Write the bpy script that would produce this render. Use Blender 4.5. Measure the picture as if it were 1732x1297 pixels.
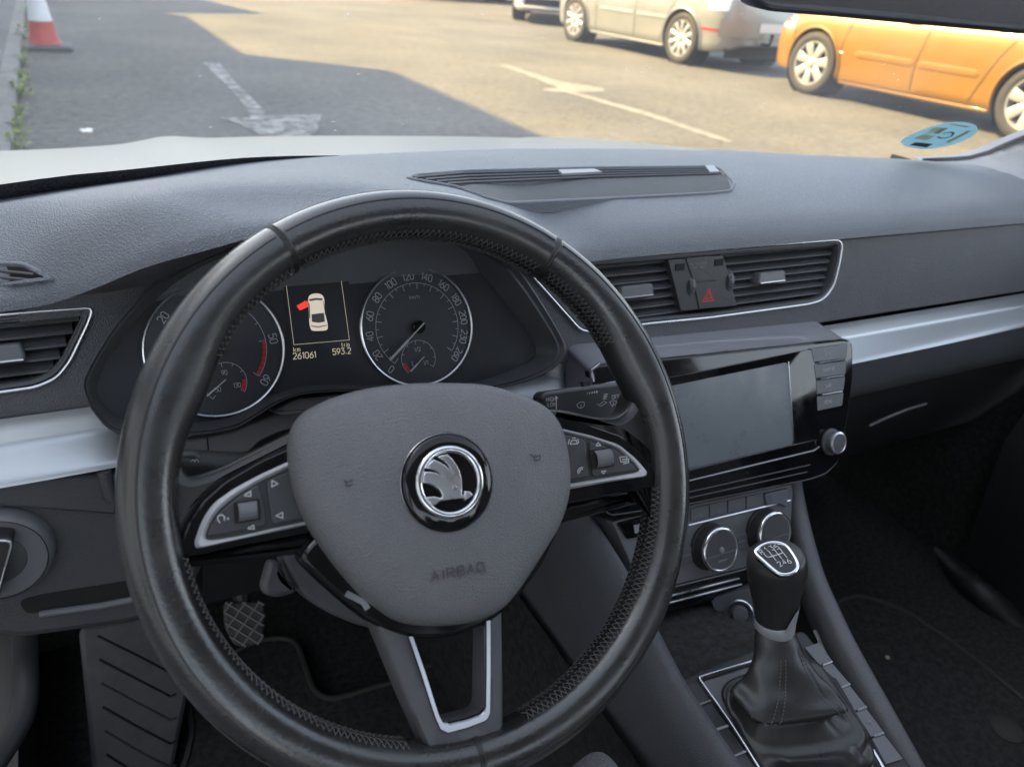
import bpy, bmesh, math, random
from mathutils import Vector, Matrix
random.seed(7)
rad = math.radians
SC = bpy.context.scene
for o in list(bpy.data.objects): bpy.data.objects.remove(o)
COL = SC.collection
# ---------------------------------------------------------------- camera
Z0 = 1.15                                   # height of the camera above the tarmac
CR = Vector((0.87785758, -0.46836975, 0.09997922))
CD = Vector((-0.14458424, -0.45820043, -0.87701070))
CF = Vector((0.45657580, 0.75543507, -0.46995360))
FPX, PW, PH = 1300.0, 1732.0, 1297.0
cam = bpy.data.cameras.new('camera'); cam_ob = bpy.data.objects.new('camera', cam); COL.objects.link(cam_ob)
m = Matrix.Identity(4)
for i in range(3): m[i][0] = CR[i]; m[i][1] = -CD[i]; m[i][2] = -CF[i]
m[2][3] = Z0
cam_ob.matrix_world = m
cam.sensor_width = 36.0; cam.lens = FPX / PW * 36.0
cam.clip_start = 0.01; cam.clip_end = 1000
cam.dof.use_dof = True; cam.dof.focus_distance = 0.62; cam.dof.aperture_fstop = 8.5
SC.camera = cam_ob
# ---------------------------------------------------------------- light
SUN_EL, SUN_X, SUN_Y = rad(38), -0.76, 0.65          # the sun stands ahead of the car on its left
w = bpy.data.worlds.new('World'); SC.world = w; w.use_nodes = True
nt = w.node_tree; nt.nodes.clear()
sky = nt.nodes.new('ShaderNodeTexSky'); sky.sky_type = 'NISHITA'; sky.sun_disc = False
sky.sun_elevation = SUN_EL; sky.sun_rotation = math.atan2(SUN_X, SUN_Y)
sky.air_density = 1.0; sky.dust_density = 2.0; sky.ozone_density = 1.0
bg = nt.nodes.new('ShaderNodeBackground'); bg.inputs[1].default_value = 0.15
out = nt.nodes.new('ShaderNodeOutputWorld')
hs0 = nt.nodes.new('ShaderNodeHueSaturation'); hs0.inputs['Saturation'].default_value = 0.45
nt.links.new(sky.outputs[0], hs0.inputs['Color']); nt.links.new(hs0.outputs[0], bg.inputs[0]); nt.links.new(bg.outputs[0], out.inputs[0])
sl = bpy.data.lights.new('sun', 'SUN'); sl.energy = 5.0; sl.angle = rad(0.55); sl.color = (1.0, 0.68, 0.23)
so = bpy.data.objects.new('sun', sl); COL.objects.link(so)
sd = Vector((SUN_X * math.cos(SUN_EL), SUN_Y * math.cos(SUN_EL), math.sin(SUN_EL))).normalized()
so.rotation_euler = sd.to_track_quat('Z', 'Y').to_euler()
SC.view_settings.view_transform = 'Standard'; SC.view_settings.look = 'None'
SC.view_settings.exposure = 2.15; SC.view_settings.gamma = 1.0
SC.render.engine = 'CYCLES'
SC.cycles.use_denoising = True
SC.cycles.max_bounces = 8; SC.cycles.diffuse_bounces = 4; SC.cycles.glossy_bounces = 4
SC.cycles.transparent_max_bounces = 12; SC.cycles.caustics_reflective = False; SC.cycles.caustics_refractive = False
SC.cycles.sample_clamp_indirect = 6.0

# ---------------------------------------------------------------- rays of the photograph -> points of the car (z counted from the camera)
def ray(px, py):
    a, b = (px - PW / 2) / FPX, (py - PH / 2) / FPX
    return CR * a + CD * b + CF
def PY(px, py, Y): d = ray(px, py); return d * (Y / d.y)
def PZ(px, py, z): d = ray(px, py); return d * (z / d.z)
def PX(px, py, X): d = ray(px, py); return d * (X / d.x)
class Plane:
    def __init__(s, P0, n, u=None):
        s.P = Vector(P0); s.n = Vector(n).normalized()
        u = Vector(u) if u is not None else Vector((1, 0, 0))
        s.u = (u - s.n * u.dot(s.n)).normalized(); s.v = s.n.cross(s.u)
    def at(s, px, py, h=0.0):
        d = ray(px, py); return d * ((s.P + s.n * h).dot(s.n) / d.dot(s.n))
    def ats(s, pts, h=0.0): return [s.at(p[0], p[1], h) for p in pts]
    def xy(s, a, b, h=0.0): return s.P + s.u * a + s.v * b + s.n * h
def tplane(P0, deg):                        # plane parallel to the dash, leaning back by deg
    t = rad(deg); return Plane(P0, (0, -math.cos(t), math.sin(t)))

# ---------------------------------------------------------------- materials
def mat(name, col, rough=0.5, metal=0.0, grain=0.0, gscale=900.0, var=0.0, vscale=30.0, spec=0.5, coat=0.0, emit=0.0, rvar=0.0, dist=0.0006, voro=False, rough2=None):
    M = bpy.data.materials.new(name); M.use_nodes = True; T = M.node_tree
    b = T.nodes['Principled BSDF']
    b.inputs['Base Color'].default_value = (*col, 1); b.inputs['Roughness'].default_value = rough
    b.inputs['Metallic'].default_value = metal; b.inputs['Specular IOR Level'].default_value = spec
    if coat: b.inputs['Coat Weight'].default_value = coat; b.inputs['Coat Roughness'].default_value = 0.03 if coat >= 0.5 else 0.22
    if emit: b.inputs['Emission Color'].default_value = (*col, 1); b.inputs['Emission Strength'].default_value = emit
    tc = T.nodes.new('ShaderNodeTexCoord')
    if grain:
        if voro:
            n = T.nodes.new('ShaderNodeTexVoronoi'); n.feature = 'DISTANCE_TO_EDGE'; n.inputs['Scale'].default_value = gscale; o = n.outputs['Distance']
            w_ = T.nodes.new('ShaderNodeTexNoise'); w_.inputs['Scale'].default_value = gscale * 0.9
            mx = T.nodes.new('ShaderNodeMix'); mx.data_type = 'VECTOR'; mx.inputs['Factor'].default_value = 0.0008
            ad = T.nodes.new('ShaderNodeVectorMath'); ad.operation = 'MULTIPLY_ADD'; ad.inputs[1].default_value = (0.0012, 0.0012, 0.0012)
            T.links.new(tc.outputs['Object'], w_.inputs['Vector'])
            T.links.new(w_.outputs['Color'], ad.inputs[0]); T.links.new(tc.outputs['Object'], ad.inputs[2])
            T.links.new(ad.outputs[0], n.inputs['Vector']); T.nodes.remove(mx)
            rp = T.nodes.new('ShaderNodeMapRange'); rp.inputs['From Max'].default_value = 0.25; T.links.new(o, rp.inputs[0]); o = rp.outputs[0]
        else:
            n = T.nodes.new('ShaderNodeTexNoise'); n.inputs['Scale'].default_value = gscale; n.inputs['Detail'].default_value = 3; o = n.outputs['Fac']
            T.links.new(tc.outputs['Object'], n.inputs['Vector'])
        bp = T.nodes.new('ShaderNodeBump'); bp.inputs['Strength'].default_value = grain; bp.inputs['Distance'].default_value = dist
        T.links.new(o, bp.inputs['Height']); T.links.new(bp.outputs[0], b.inputs['Normal'])
    if var or rvar:
        n2 = T.nodes.new('ShaderNodeTexNoise'); n2.inputs['Scale'].default_value = vscale; n2.inputs['Detail'].default_value = 6; n2.inputs['Roughness'].default_value = 0.65
        T.links.new(tc.outputs['Object'], n2.inputs['Vector'])
        if var:
            r = T.nodes.new('ShaderNodeValToRGB')
            r.color_ramp.elements[0].position = 0.3; r.color_ramp.elements[1].position = 0.72
            r.color_ramp.elements[0].color = (*[c * (1 - var) for c in col], 1); r.color_ramp.elements[1].color = (*[min(1, c * (1 + var)) for c in col], 1)
            T.links.new(n2.outputs['Fac'], r.inputs[0]); T.links.new(r.outputs[0], b.inputs['Base Color'])
        if rvar:
            mr = T.nodes.new('ShaderNodeMapRange'); mr.inputs['From Min'].default_value = 0.3; mr.inputs['From Max'].default_value = 0.7
            mr.inputs['To Min'].default_value = max(0.02, rough - rvar); mr.inputs['To Max'].default_value = min(1, rough + rvar)
            T.links.new(n2.outputs['Fac'], mr.inputs[0]); T.links.new(mr.outputs[0], b.inputs['Roughness'])
    return M
MT = {}
MT['dash'] = mat('dash_plastic', (0.18, 0.193, 0.215), 0.5, grain=0.75, gscale=430, var=0.06, vscale=9, voro=True, dist=0.0006)
MT['fascia'] = mat('fascia_plastic', (0.095, 0.098, 0.108), 0.5, grain=0.5, gscale=450, var=0.08, vscale=14, voro=True, dist=0.0005)
MT['trim'] = mat('smooth_dark_plastic', (0.075, 0.077, 0.083), 0.42, grain=0.12, gscale=1400, var=0.1, vscale=20, rvar=0.08)
MT['trimlight'] = mat('smooth_grey_plastic', (0.145, 0.146, 0.155), 0.4, grain=0.12, gscale=1400, var=0.08, vscale=20)
MT['knee'] = mat('knee_panel_plastic', (0.066, 0.066, 0.073), 0.5, grain=0.32, gscale=420, var=0.1, vscale=12, voro=True, dist=0.0006)
MT['black'] = mat('black_plastic', (0.022, 0.022, 0.024), 0.5, grain=0.15, gscale=1200)
MT['gloss'] = mat('gloss_black_plastic', (0.006, 0.006, 0.007), 0.06, var=0.5, vscale=40, rvar=0.05)
MT['lens'] = mat('cluster_lens', (0.035, 0.037, 0.044), 0.2, rvar=0.08, vscale=20, spec=0.5)
MT['dial'] = mat('dial_plate', (0.034, 0.035, 0.042), 0.5, var=0.1)
MT['reliefshade'] = mat('relief_shade', (0.06, 0.06, 0.064), 0.6)  # darker than the pad: colour stands for the shading of raised marks
MT['screen'] = mat('display_glass', (0.13, 0.145, 0.162), 0.3, rvar=0.12, vscale=14, var=0.05)
MT['chrome'] = mat('satin_chrome', (0.70, 0.71, 0.74), 0.30, metal=1.0, rvar=0.05, vscale=60)
MT['chromeb'] = mat('bright_chrome', (0.78, 0.79, 0.81), 0.16, metal=1.0, rvar=0.03, vscale=60)
MT['darkchrome'] = mat('dark_chrome', (0.33, 0.33, 0.35), 0.22, metal=1.0)
MT['leather'] = mat('rim_leather', (0.022, 0.0215, 0.022), 0.36, grain=0.22, gscale=380, var=0.25, vscale=18, rvar=0.1, dist=0.0004)
MT['wornleather'] = mat('worn_rim_leather', (0.020, 0.0195, 0.020), 0.30, spec=0.8, coat=0.45, grain=0.5, gscale=420, var=0.28, vscale=22, rvar=0.12, dist=0.0004)
MT['thread'] = mat('dark_thread', (0.11, 0.107, 0.104), 0.7)
MT['airbag'] = mat('airbag_plastic', (0.145, 0.144, 0.152), 0.5, grain=0.48, gscale=560, var=0.09, vscale=15, voro=True, dist=0.0008)
MT['spoke'] = mat('spoke_plastic', (0.085, 0.086, 0.093), 0.5, grain=0.5, gscale=1500, var=0.08, vscale=25)
MT['button'] = mat('button_plastic', (0.045, 0.046, 0.05), 0.4, grain=0.08, gscale=1500, var=0.12, vscale=25)
MT['greybutton'] = mat('grey_button_plastic', (0.125, 0.128, 0.138), 0.4, var=0.08, vscale=25)
MT['white'] = mat('white_print', (0.5, 0.5, 0.5), 0.6)
MT['dim'] = mat('dim_grey_print', (0.22, 0.22, 0.23), 0.6)
MT['gauge'] = mat('gauge_print', (0.42, 0.43, 0.45), 0.6)
MT['redprint'] = mat('red_print', (0.45, 0.03, 0.03), 0.5)
MT['redlit'] = mat('red_hazard_symbol', (0.8, 0.04, 0.04), 0.5)
MT['amber'] = mat('display_amber', (0.62, 0.54, 0.38), 0.5, emit=0.12)
MT['cream'] = mat('display_car_body', (0.64, 0.57, 0.46), 0.5, emit=0.16)
MT['dispred'] = mat('display_red', (0.75, 0.05, 0.035), 0.5, emit=0.2)
MT['dispgrey'] = mat('display_car_glass', (0.12, 0.12, 0.12), 0.5)
MT['carpet'] = mat('carpet', (0.05, 0.05, 0.05), 0.95, grain=1.0, gscale=900, var=0.4, vscale=120, dist=0.002, spec=0.1)
MT['binding'] = mat('mat_binding', (0.05, 0.047, 0.044), 0.8, grain=0.6, gscale=900)
MT['rubber'] = mat('pedal_rubber', (0.048, 0.048, 0.051), 0.6, grain=0.4, gscale=500, var=0.25, vscale=40)
MT['rubberlight'] = mat('worn_rubber_edge', (0.16, 0.16, 0.155), 0.6)
MT['fabric'] = mat('seat_fabric', (0.17, 0.167, 0.17), 0.9, grain=1.0, gscale=700, var=0.4, vscale=500, dist=0.0015, spec=0.2)
MT['liner'] = mat('roof_lining', (0.74, 0.73, 0.71), 0.95, grain=0.3, gscale=800)
MT['pillar'] = mat('pillar_trim', (0.33, 0.34, 0.355), 0.7, grain=0.3, gscale=900, var=0.04)
MT['gaiter'] = mat('gaiter_leather', (0.034, 0.033, 0.034), 0.33, grain=0.25, gscale=350, var=0.2, vscale=25, rvar=0.06, dist=0.0005)
MT['mesh'] = mat('speaker_mesh', (0.09, 0.097, 0.108), 0.55, grain=1.0, gscale=1500, var=0.1, vscale=60, voro=True)
MT['sensor'] = mat('pale_sensor', (0.27, 0.28, 0.30), 0.4)

def brushed(name, col, rough):
    M = bpy.data.materials.new(name); M.use_nodes = True; T = M.node_tree; b = T.nodes['Principled BSDF']
    b.inputs['Base Color'].default_value = (*col, 1); b.inputs['Metallic'].default_value = 0.75; b.inputs['Roughness'].default_value = rough
    tc = T.nodes.new('ShaderNodeTexCoord'); mp = T.nodes.new('ShaderNodeMapping'); mp.inputs['Scale'].default_value = (6, 900, 900)
    n = T.nodes.new('ShaderNodeTexNoise'); n.inputs['Scale'].default_value = 2.0; n.inputs['Detail'].default_value = 4
    T.links.new(tc.outputs['Object'], mp.inputs[0]); T.links.new(mp.outputs[0], n.inputs['Vector'])
    bp = T.nodes.new('ShaderNodeBump'); bp.inputs['Strength'].default_value = 0.14; bp.inputs['Distance'].default_value = 0.0004
    T.links.new(n.outputs['Fac'], bp.inputs['Height']); T.links.new(bp.outputs[0], b.inputs['Normal'])
    mr = T.nodes.new('ShaderNodeMapRange'); mr.inputs['To Min'].default_value = rough - 0.08; mr.inputs['To Max'].default_value = rough + 0.12
    T.links.new(n.outputs['Fac'], mr.inputs[0]); T.links.new(mr.outputs[0], b.inputs['Roughness'])
    return M
MT['decor'] = brushed('brushed_aluminium_film', (0.49, 0.515, 0.535), 0.36)

def asphalt(name, c0, c1, sp, mark=None, wear=0.5):
    M = bpy.data.materials.new(name); M.use_nodes = True; T = M.node_tree; b = T.nodes['Principled BSDF']; L = T.links
    b.inputs['Roughness'].default_value = 0.85; b.inputs['Specular IOR Level'].default_value = 0.25
    tc = T.nodes.new('ShaderNodeTexCoord')
    def noise(s, d=4, r=0.6):
        n = T.nodes.new('ShaderNodeTexNoise'); n.inputs['Scale'].default_value = s; n.inputs['Detail'].default_value = d; n.inputs['Roughness'].default_value = r
        L.new(tc.outputs['Object'], n.inputs['Vector']); return n
    big = noise(0.55, 6); fine = noise(55, 3, 0.8)
    r = T.nodes.new('ShaderNodeValToRGB'); r.color_ramp.elements[0].position = 0.3; r.color_ramp.elements[1].position = 0.7
    r.color_ramp.elements[0].color = (*c0, 1); r.color_ramp.elements[1].color = (*c1, 1); L.new(big.outputs['Fac'], r.inputs[0])
    r2 = T.nodes.new('ShaderNodeValToRGB'); r2.color_ramp.elements[0].position = 0.37; r2.color_ramp.elements[1].position = 0.63
    r2.color_ramp.elements[0].color = (0.5, 0.5, 0.5, 1); r2.color_ramp.elements[1].color = (1.5, 1.5, 1.5, 1)
    mid = noise(13, 5, 0.75); av = T.nodes.new('ShaderNodeMath'); av.operation = 'ADD'; hv = T.nodes.new('ShaderNodeMath'); hv.operation = 'MULTIPLY'; hv.inputs[1].default_value = 0.5
    L.new(fine.outputs['Fac'], av.inputs[0]); L.new(mid.outputs['Fac'], av.inputs[1]); L.new(av.outputs[0], hv.inputs[0]); L.new(hv.outputs[0], r2.inputs[0])
    mx = T.nodes.new('ShaderNodeMix'); mx.data_type = 'RGBA'; mx.blend_type = 'MULTIPLY'; mx.inputs['Factor'].default_value = 1.0
    L.new(r.outputs[0], mx.inputs['A']); L.new(r2.outputs[0], mx.inputs['B']); col = mx.outputs['Result']
    # light stone chips
    v = T.nodes.new('ShaderNodeTexVoronoi'); v.inputs['Scale'].default_value = 26; L.new(tc.outputs['Object'], v.inputs['Vector'])
    vr = T.nodes.new('ShaderNodeMapRange'); vr.inputs['From Min'].default_value = 0.10; vr.inputs['From Max'].default_value = 0.16; vr.inputs['To Min'].default_value = sp; vr.inputs['To Max'].default_value = 0
    L.new(v.outputs['Distance'], vr.inputs[0])
    m2 = T.nodes.new('ShaderNodeMix'); m2.data_type = 'RGBA'; m2.inputs['B'].default_value = (0.42, 0.41, 0.39, 1)
    L.new(vr.outputs[0], m2.inputs['Factor']); L.new(col, m2.inputs['A']); col = m2.outputs['Result']
    if mark:
        n3 = noise(9, 8, 0.75); mr = T.nodes.new('ShaderNodeMapRange'); mr.inputs['From Min'].default_value = wear - 0.09; mr.inputs['From Max'].default_value = wear + 0.09
        L.new(n3.outputs['Fac'], mr.inputs[0])
        m3 = T.nodes.new('ShaderNodeMix'); m3.data_type = 'RGBA'; m3.inputs['B'].default_value = (*mark, 1)
        L.new(mr.outputs[0], m3.inputs['Factor']); L.new(col, m3.inputs['A']); col = m3.outputs['Result']
    L.new(col, b.inputs['Base Color'])
    bp = T.nodes.new('ShaderNodeBump'); bp.inputs['Strength'].default_value = 0.6; bp.inputs['Distance'].default_value = 0.006
    L.new(fine.outputs['Fac'], bp.inputs['Height']); L.new(bp.outputs[0], b.inputs['Normal'])
    return M
MT['asphalt'] = asphalt('asphalt', (0.078, 0.078, 0.076), (0.131, 0.128, 0.119), 0.5)
MT['pave'] = asphalt('pavement_asphalt', (0.10, 0.10, 0.10), (0.14, 0.14, 0.138), 0.3)
MT['paint'] = asphalt('worn_road_paint', (0.078, 0.078, 0.076), (0.131, 0.128, 0.119), 0.3, (0.34, 0.34, 0.335), 0.52)
MT['paintgood'] = asphalt('road_paint', (0.078, 0.078, 0.076), (0.131, 0.128, 0.119), 0.2, (0.22, 0.22, 0.21), 0.45)
MT['concrete'] = mat('kerb_concrete', (0.17, 0.17, 0.165), 0.9, grain=0.8, gscale=60, var=0.3, vscale=7, dist=0.006)

def windglass(name, fac, tint):
    M = bpy.data.materials.new(name); M.use_nodes = True; T = M.node_tree; T.nodes.clear()
    o = T.nodes.new('ShaderNodeOutputMaterial'); mx = T.nodes.new('ShaderNodeMixShader')
    tr = T.nodes.new('ShaderNodeBsdfTransparent'); tr.inputs[0].default_value = (*tint, 1)
    gl = T.nodes.new('ShaderNodeBsdfGlossy'); gl.inputs['Roughness'].default_value = 0.02; gl.inputs[0].default_value = (0.9, 0.92, 0.95, 1)
    mx.inputs[0].default_value = fac
    # dust specks over a pale film painted as haze and reflected veil
    df = T.nodes.new('ShaderNodeBsdfDiffuse'); df.inputs[0].default_value = (0.75, 0.75, 0.75, 1)
    tl = T.nodes.new('ShaderNodeBsdfTranslucent'); tl.inputs[0].default_value = (0.85, 0.85, 0.85, 1)
    ad = T.nodes.new('ShaderNodeMixShader'); ad.inputs[0].default_value = 0.6
    T.links.new(df.outputs[0], ad.inputs[1]); T.links.new(tl.outputs[0], ad.inputs[2])
    tc = T.nodes.new('ShaderNodeTexCoord'); v = T.nodes.new('ShaderNodeTexVoronoi'); v.inputs['Scale'].default_value = 42; v.inputs['Randomness'].default_value = 1
    T.links.new(tc.outputs['Object'], v.inputs['Vector'])
    mr = T.nodes.new('ShaderNodeMapRange'); mr.inputs['From Min'].default_value = 0.045; mr.inputs['From Max'].default_value = 0.10; mr.inputs['To Min'].default_value = 0.32; mr.inputs['To Max'].default_value = 0.0
    T.links.new(v.outputs['Distance'], mr.inputs[0])
    n = T.nodes.new('ShaderNodeTexNoise'); n.inputs['Scale'].default_value = 7; n.inputs['Detail'].default_value = 5; T.links.new(tc.outputs['Object'], n.inputs['Vector'])
    m2 = T.nodes.new('ShaderNodeMapRange'); m2.inputs['From Min'].default_value = 0.35; m2.inputs['From Max'].default_value = 0.75; m2.inputs['To Min'].default_value = 0.05; m2.inputs['To Max'].default_value = 0.13
    T.links.new(n.outputs['Fac'], m2.inputs[0])
    gate = T.nodes.new('ShaderNodeMapRange'); gate.inputs['From Min'].default_value = 0.42; gate.inputs['From Max'].default_value = 0.52
    T.links.new(n.outputs['Fac'], gate.inputs[0])
    ml = T.nodes.new('ShaderNodeMath'); ml.operation = 'MULTIPLY'; T.links.new(mr.outputs[0], ml.inputs[0]); T.links.new(gate.outputs[0], ml.inputs[1])
    sm = T.nodes.new('ShaderNodeMath'); sm.operation = 'ADD'; T.links.new(ml.outputs[0], sm.inputs[0]); T.links.new(m2.outputs[0], sm.inputs[1])
    m3 = T.nodes.new('ShaderNodeMixShader')
    T.links.new(tr.outputs[0], mx.inputs[1]); T.links.new(gl.outputs[0], mx.inputs[2])
    T.links.new(sm.outputs[0], m3.inputs[0]); T.links.new(mx.outputs[0], m3.inputs[1]); T.links.new(ad.outputs[0], m3.inputs[2])
    T.links.new(m3.outputs[0], o.inputs[0]); return M
MT['windscreen'] = windglass('windscreen_glass', 0.03, (0.93, 0.96, 0.96))
MT['carglass'] = mat('dark_car_glass', (0.015, 0.018, 0.02), 0.04, spec=0.8)
MT['tyre'] = mat('tyre_rubber', (0.028, 0.027, 0.026), 0.75, grain=0.4, gscale=120, var=0.3, vscale=20, dist=0.004)
MT['alloy'] = mat('alloy_wheel', (0.48, 0.48, 0.48), 0.3, metal=0.55, var=0.06, vscale=10)
MT['silver'] = mat('silver_car_paint', (0.29, 0.30, 0.295), 0.42, metal=0.55, coat=0.7, var=0.05, vscale=4, rvar=0.05)
MT['orange'] = mat('orange_car_paint', (0.225, 0.108, 0.0012), 0.45, metal=0.1, coat=0.5, var=0.06, vscale=4, rvar=0.06)
MT['whitecar'] = mat('white_car_paint', (0.5, 0.49, 0.47), 0.3, coat=0.8)
MT['darkcar'] = mat('dark_car_paint', (0.03, 0.035, 0.045), 0.25, coat=1.0)
MT['bonnet'] = mat('bonnet_paint', (0.088, 0.097, 0.101), 0.33, metal=0.12, spec=0.26, coat=0.08, var=0.03, vscale=5)
MT['seamblack'] = mat('seam_black', (0.01, 0.009, 0.008), 0.8)
MT['redlens'] = mat('red_reflector', (0.35, 0.02, 0.03), 0.2, coat=1)
MT['paleLens'] = mat('clear_lens', (0.6, 0.68, 0.75), 0.1, coat=1)
MT['plate'] = mat('number_plate', (0.75, 0.75, 0.72), 0.5)
MT['conered'] = mat('cone_red_plastic', (0.42, 0.055, 0.045), 0.5, var=0.15, vscale=12)
MT['conewhite'] = mat('cone_white_band', (0.66, 0.68, 0.70), 0.45, var=0.06, vscale=10)
MT['conebase'] = mat('cone_rubber_base', (0.08, 0.08, 0.082), 0.8, grain=0.4, gscale=80, var=0.2, vscale=10)
MT['weed'] = mat('weed_leaf', (0.19, 0.26, 0.03), 0.6, var=0.35, vscale=30)
MT['wall'] = mat('rendered_wall', (0.74, 0.72, 0.68), 0.9, grain=0.3, gscale=30, var=0.1, vscale=1)
MT['roof'] = mat('roof_tiles', (0.24, 0.09, 0.06), 0.85, var=0.2, vscale=6)
def paper(name, col):
    M = bpy.data.materials.new(name); M.use_nodes = True; T = M.node_tree; T.nodes.clear(); o = T.nodes.new('ShaderNodeOutputMaterial'); mx = T.nodes.new('ShaderNodeMixShader'); mx.inputs[0].default_value = 0.5
    d = T.nodes.new('ShaderNodeBsdfDiffuse'); t = T.nodes.new('ShaderNodeBsdfTranslucent'); d.inputs[0].default_value = (*col, 1)
    n = T.nodes.new('ShaderNodeTexNoise'); n.inputs['Scale'].default_value = 60; r_ = T.nodes.new('ShaderNodeValToRGB'); r_.color_ramp.elements[0].color = (*[c * .85 for c in col], 1); r_.color_ramp.elements[1].color = (*col, 1)
    T.links.new(n.outputs['Fac'], r_.inputs[0]); T.links.new(r_.outputs[0], t.inputs[0])
    T.links.new(d.outputs[0], mx.inputs[1]); T.links.new(t.outputs[0], mx.inputs[2]); T.links.new(mx.outputs[0], o.inputs[0]); return M
MT['sticker'] = paper('sticker_blue', (0.62, 0.83, 0.88))
MT['stickpale'] = paper('sticker_pale_print', (0.8, 0.70, 0.5))
MT['stickdark'] = mat('sticker_dark_print', (0.03, 0.04, 0.06), 0.6)
MT['stickbrown'] = paper('sticker_brown_print', (0.6, 0.44, 0.26))
MT['mirror'] = mat('mirror_glass', (0.75, 0.76, 0.78), 0.015, metal=1.0)
MT['shell'] = mat('shell_sky_sheen', (0.24, 0.235, 0.26), 0.25, coat=0.7, var=0.05)  # gloss black top face, tinted grey-purple for the windscreen light it reflects
MT['shelledge'] = mat('satin_edge', (0.14, 0.14, 0.15), 0.35)
MT['satin'] = mat('satin_silver_trim', (0.60, 0.60, 0.62), 0.33, metal=0.45, rvar=0.05, vscale=60)
MT['frit'] = mat('frit_band', (0.075, 0.076, 0.08), 1.0, spec=0.03, var=0.75, vscale=420)
MT['crumb'] = mat('pale_crumb', (0.4, 0.36, 0.28), 0.9)

# ---------------------------------------------------------------- mesh helpers
def V(p): return Vector(p)
def empty(name, loc, label=None, cat=None, group=None, off=True):
    o = bpy.data.objects.new(name, None); COL.objects.link(o)
    o.location = Vector(loc) + (Vector((0, 0, Z0)) if off else Vector((0, 0, 0))); o.empty_display_size = 0.05
    tag(o, label, cat, group); return o
def tag(o, label=None, cat=None, group=None, kind=None):
    if label: o['label'] = label
    if cat: o['category'] = cat
    if group: o['group'] = group
    if kind: o['kind'] = kind
    return o
class MB:
    def __init__(s): s.v = []; s.f = []; s.flat = set()
    def add(s, vs, fs):
        k = len(s.v); s.v += [Vector(p) for p in vs]; s.f += [tuple(i + k for i in f) for f in fs]; return s
    def loops(s, rows, cu=True, cap0=False, cap1=False):            # rows of equal length joined by quads
        n = len(rows[0]); k = len(s.v)
        for r in rows: s.v += [Vector(p) for p in r]
        for i in range(len(rows) - 1):
            for j in range(n if cu else n - 1):
                a = k + i * n + j; b = k + i * n + (j + 1) % n
                s.f.append((a, b, b + n, a + n))
        if cap0: s.f.append(tuple(k + j for j in range(n))[::-1])
        if cap1: s.f.append(tuple(k + (len(rows) - 1) * n + j for j in range(n)))
        return s
    def tube(s, pts, r, closed=False, seg=8):
        pts = [Vector(p) for p in pts]; n = len(pts); rows = []; up = None
        for i, p in enumerate(pts):
            if closed: t = pts[(i + 1) % n] - pts[i - 1]
            else: t = pts[min(i + 1, n - 1)] - pts[max(i - 1, 0)]
            t.normalize()
            if up is None: up = t.orthogonal().normalized()
            up = (up - t * up.dot(t)).normalized(); sd_ = t.cross(up)
            rr = r[i] if isinstance(r, (list, tuple)) else r
            rows.append([p + (up * math.cos(a) + sd_ * math.sin(a)) * rr for a in [2 * math.pi * q / seg for q in range(seg)]])
        if closed: rows.append(rows[0])
        return s.loops(rows, True, not closed, not closed)
    def box(s, c, u, v, w):                                         # half-extent vectors
        c, u, v, w = V(c), V(u), V(v), V(w); P = [c + u * a + v * b + w * d for d in (-1, 1) for b in (-1, 1) for a in (-1, 1)]
        return s.add(P, [(0, 2, 3, 1), (4, 5, 7, 6), (0, 1, 5, 4), (2, 6, 7, 3), (0, 4, 6, 2), (1, 3, 7, 5)])
    def ribbon(s, pts, nrm, width, lift=0.0, closed=False):
        pts = [Vector(p) + nrm * lift for p in pts]; n = len(pts); L = []; R_ = []
        for i in range(n):
            a = pts[i - 1] if (i > 0 or closed) else None; b = pts[(i + 1) % n] if (i < n - 1 or closed) else None
            d1 = (pts[i] - a).normalized() if a is not None else None; d2 = (b - pts[i]).normalized() if b is not None else None
            if d1 is None: d1 = d2
            if d2 is None: d2 = d1
            s1 = nrm.cross(d1); s2 = nrm.cross(d2); mm = (s1 + s2)
            if mm.length < 1e-6: mm = s1
            mm.normalize(); k = min(2.0, 1 / max(0.3, mm.dot(s1))) * width / 2
            L.append(pts[i] + mm * k); R_.append(pts[i] - mm * k)
        k = len(s.v); s.v += L + R_
        for i in range(n if closed else n - 1):
            j = (i + 1) % n; s.f.append((k + i, k + n + i, k + n + j, k + j))
        return s
    def lathe(s, c, ax, prof, seg=40, u=None):                       # prof: (radius, height)
        c = V(c); ax = V(ax).normalized(); u = V(u) if u is not None else ax.orthogonal(); u.normalize(); v = ax.cross(u); rows = []
        for (r, h) in prof: rows.append([c + ax * h + (u * math.cos(a) + v * math.sin(a)) * max(r, 1e-5) for a in [2 * math.pi * q / seg for q in range(seg)]])
        return s.loops(rows, True)
    def build(s, name, material, parent=None, smooth=35, off=True, base=None, recalc=True):
        me = bpy.data.meshes.new(name)
        o_ = Vector((0, 0, Z0)) if off else Vector((0, 0, 0))
        me.from_pydata([p + o_ for p in s.v], [], s.f); me.update()
        if recalc:
            bm = bmesh.new(); bm.from_mesh(me); bm.faces.ensure_lookup_table()
            for k, f in enumerate(bm.faces): f.smooth = bool(smooth) and k not in s.flat
            bmesh.ops.remove_doubles(bm, verts=bm.verts, dist=1e-6); bmesh.ops.recalc_face_normals(bm, faces=bm.faces); bm.to_mesh(me); bm.free()
        if smooth:
            if not recalc: me.shade_smooth()
            me.set_sharp_from_angle(angle=rad(smooth))
            if len(me.polygons) == len(s.f):
                for k in s.flat: me.polygons[k].use_smooth = False
        me.materials.append(MT[material] if isinstance(material, str) else material)
        ob = bpy.data.objects.new(name, me); COL.objects.link(ob)
        if parent is not None:
            ob.parent = parent
            if off: ob.location = -worldloc(parent)
        return ob
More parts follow.
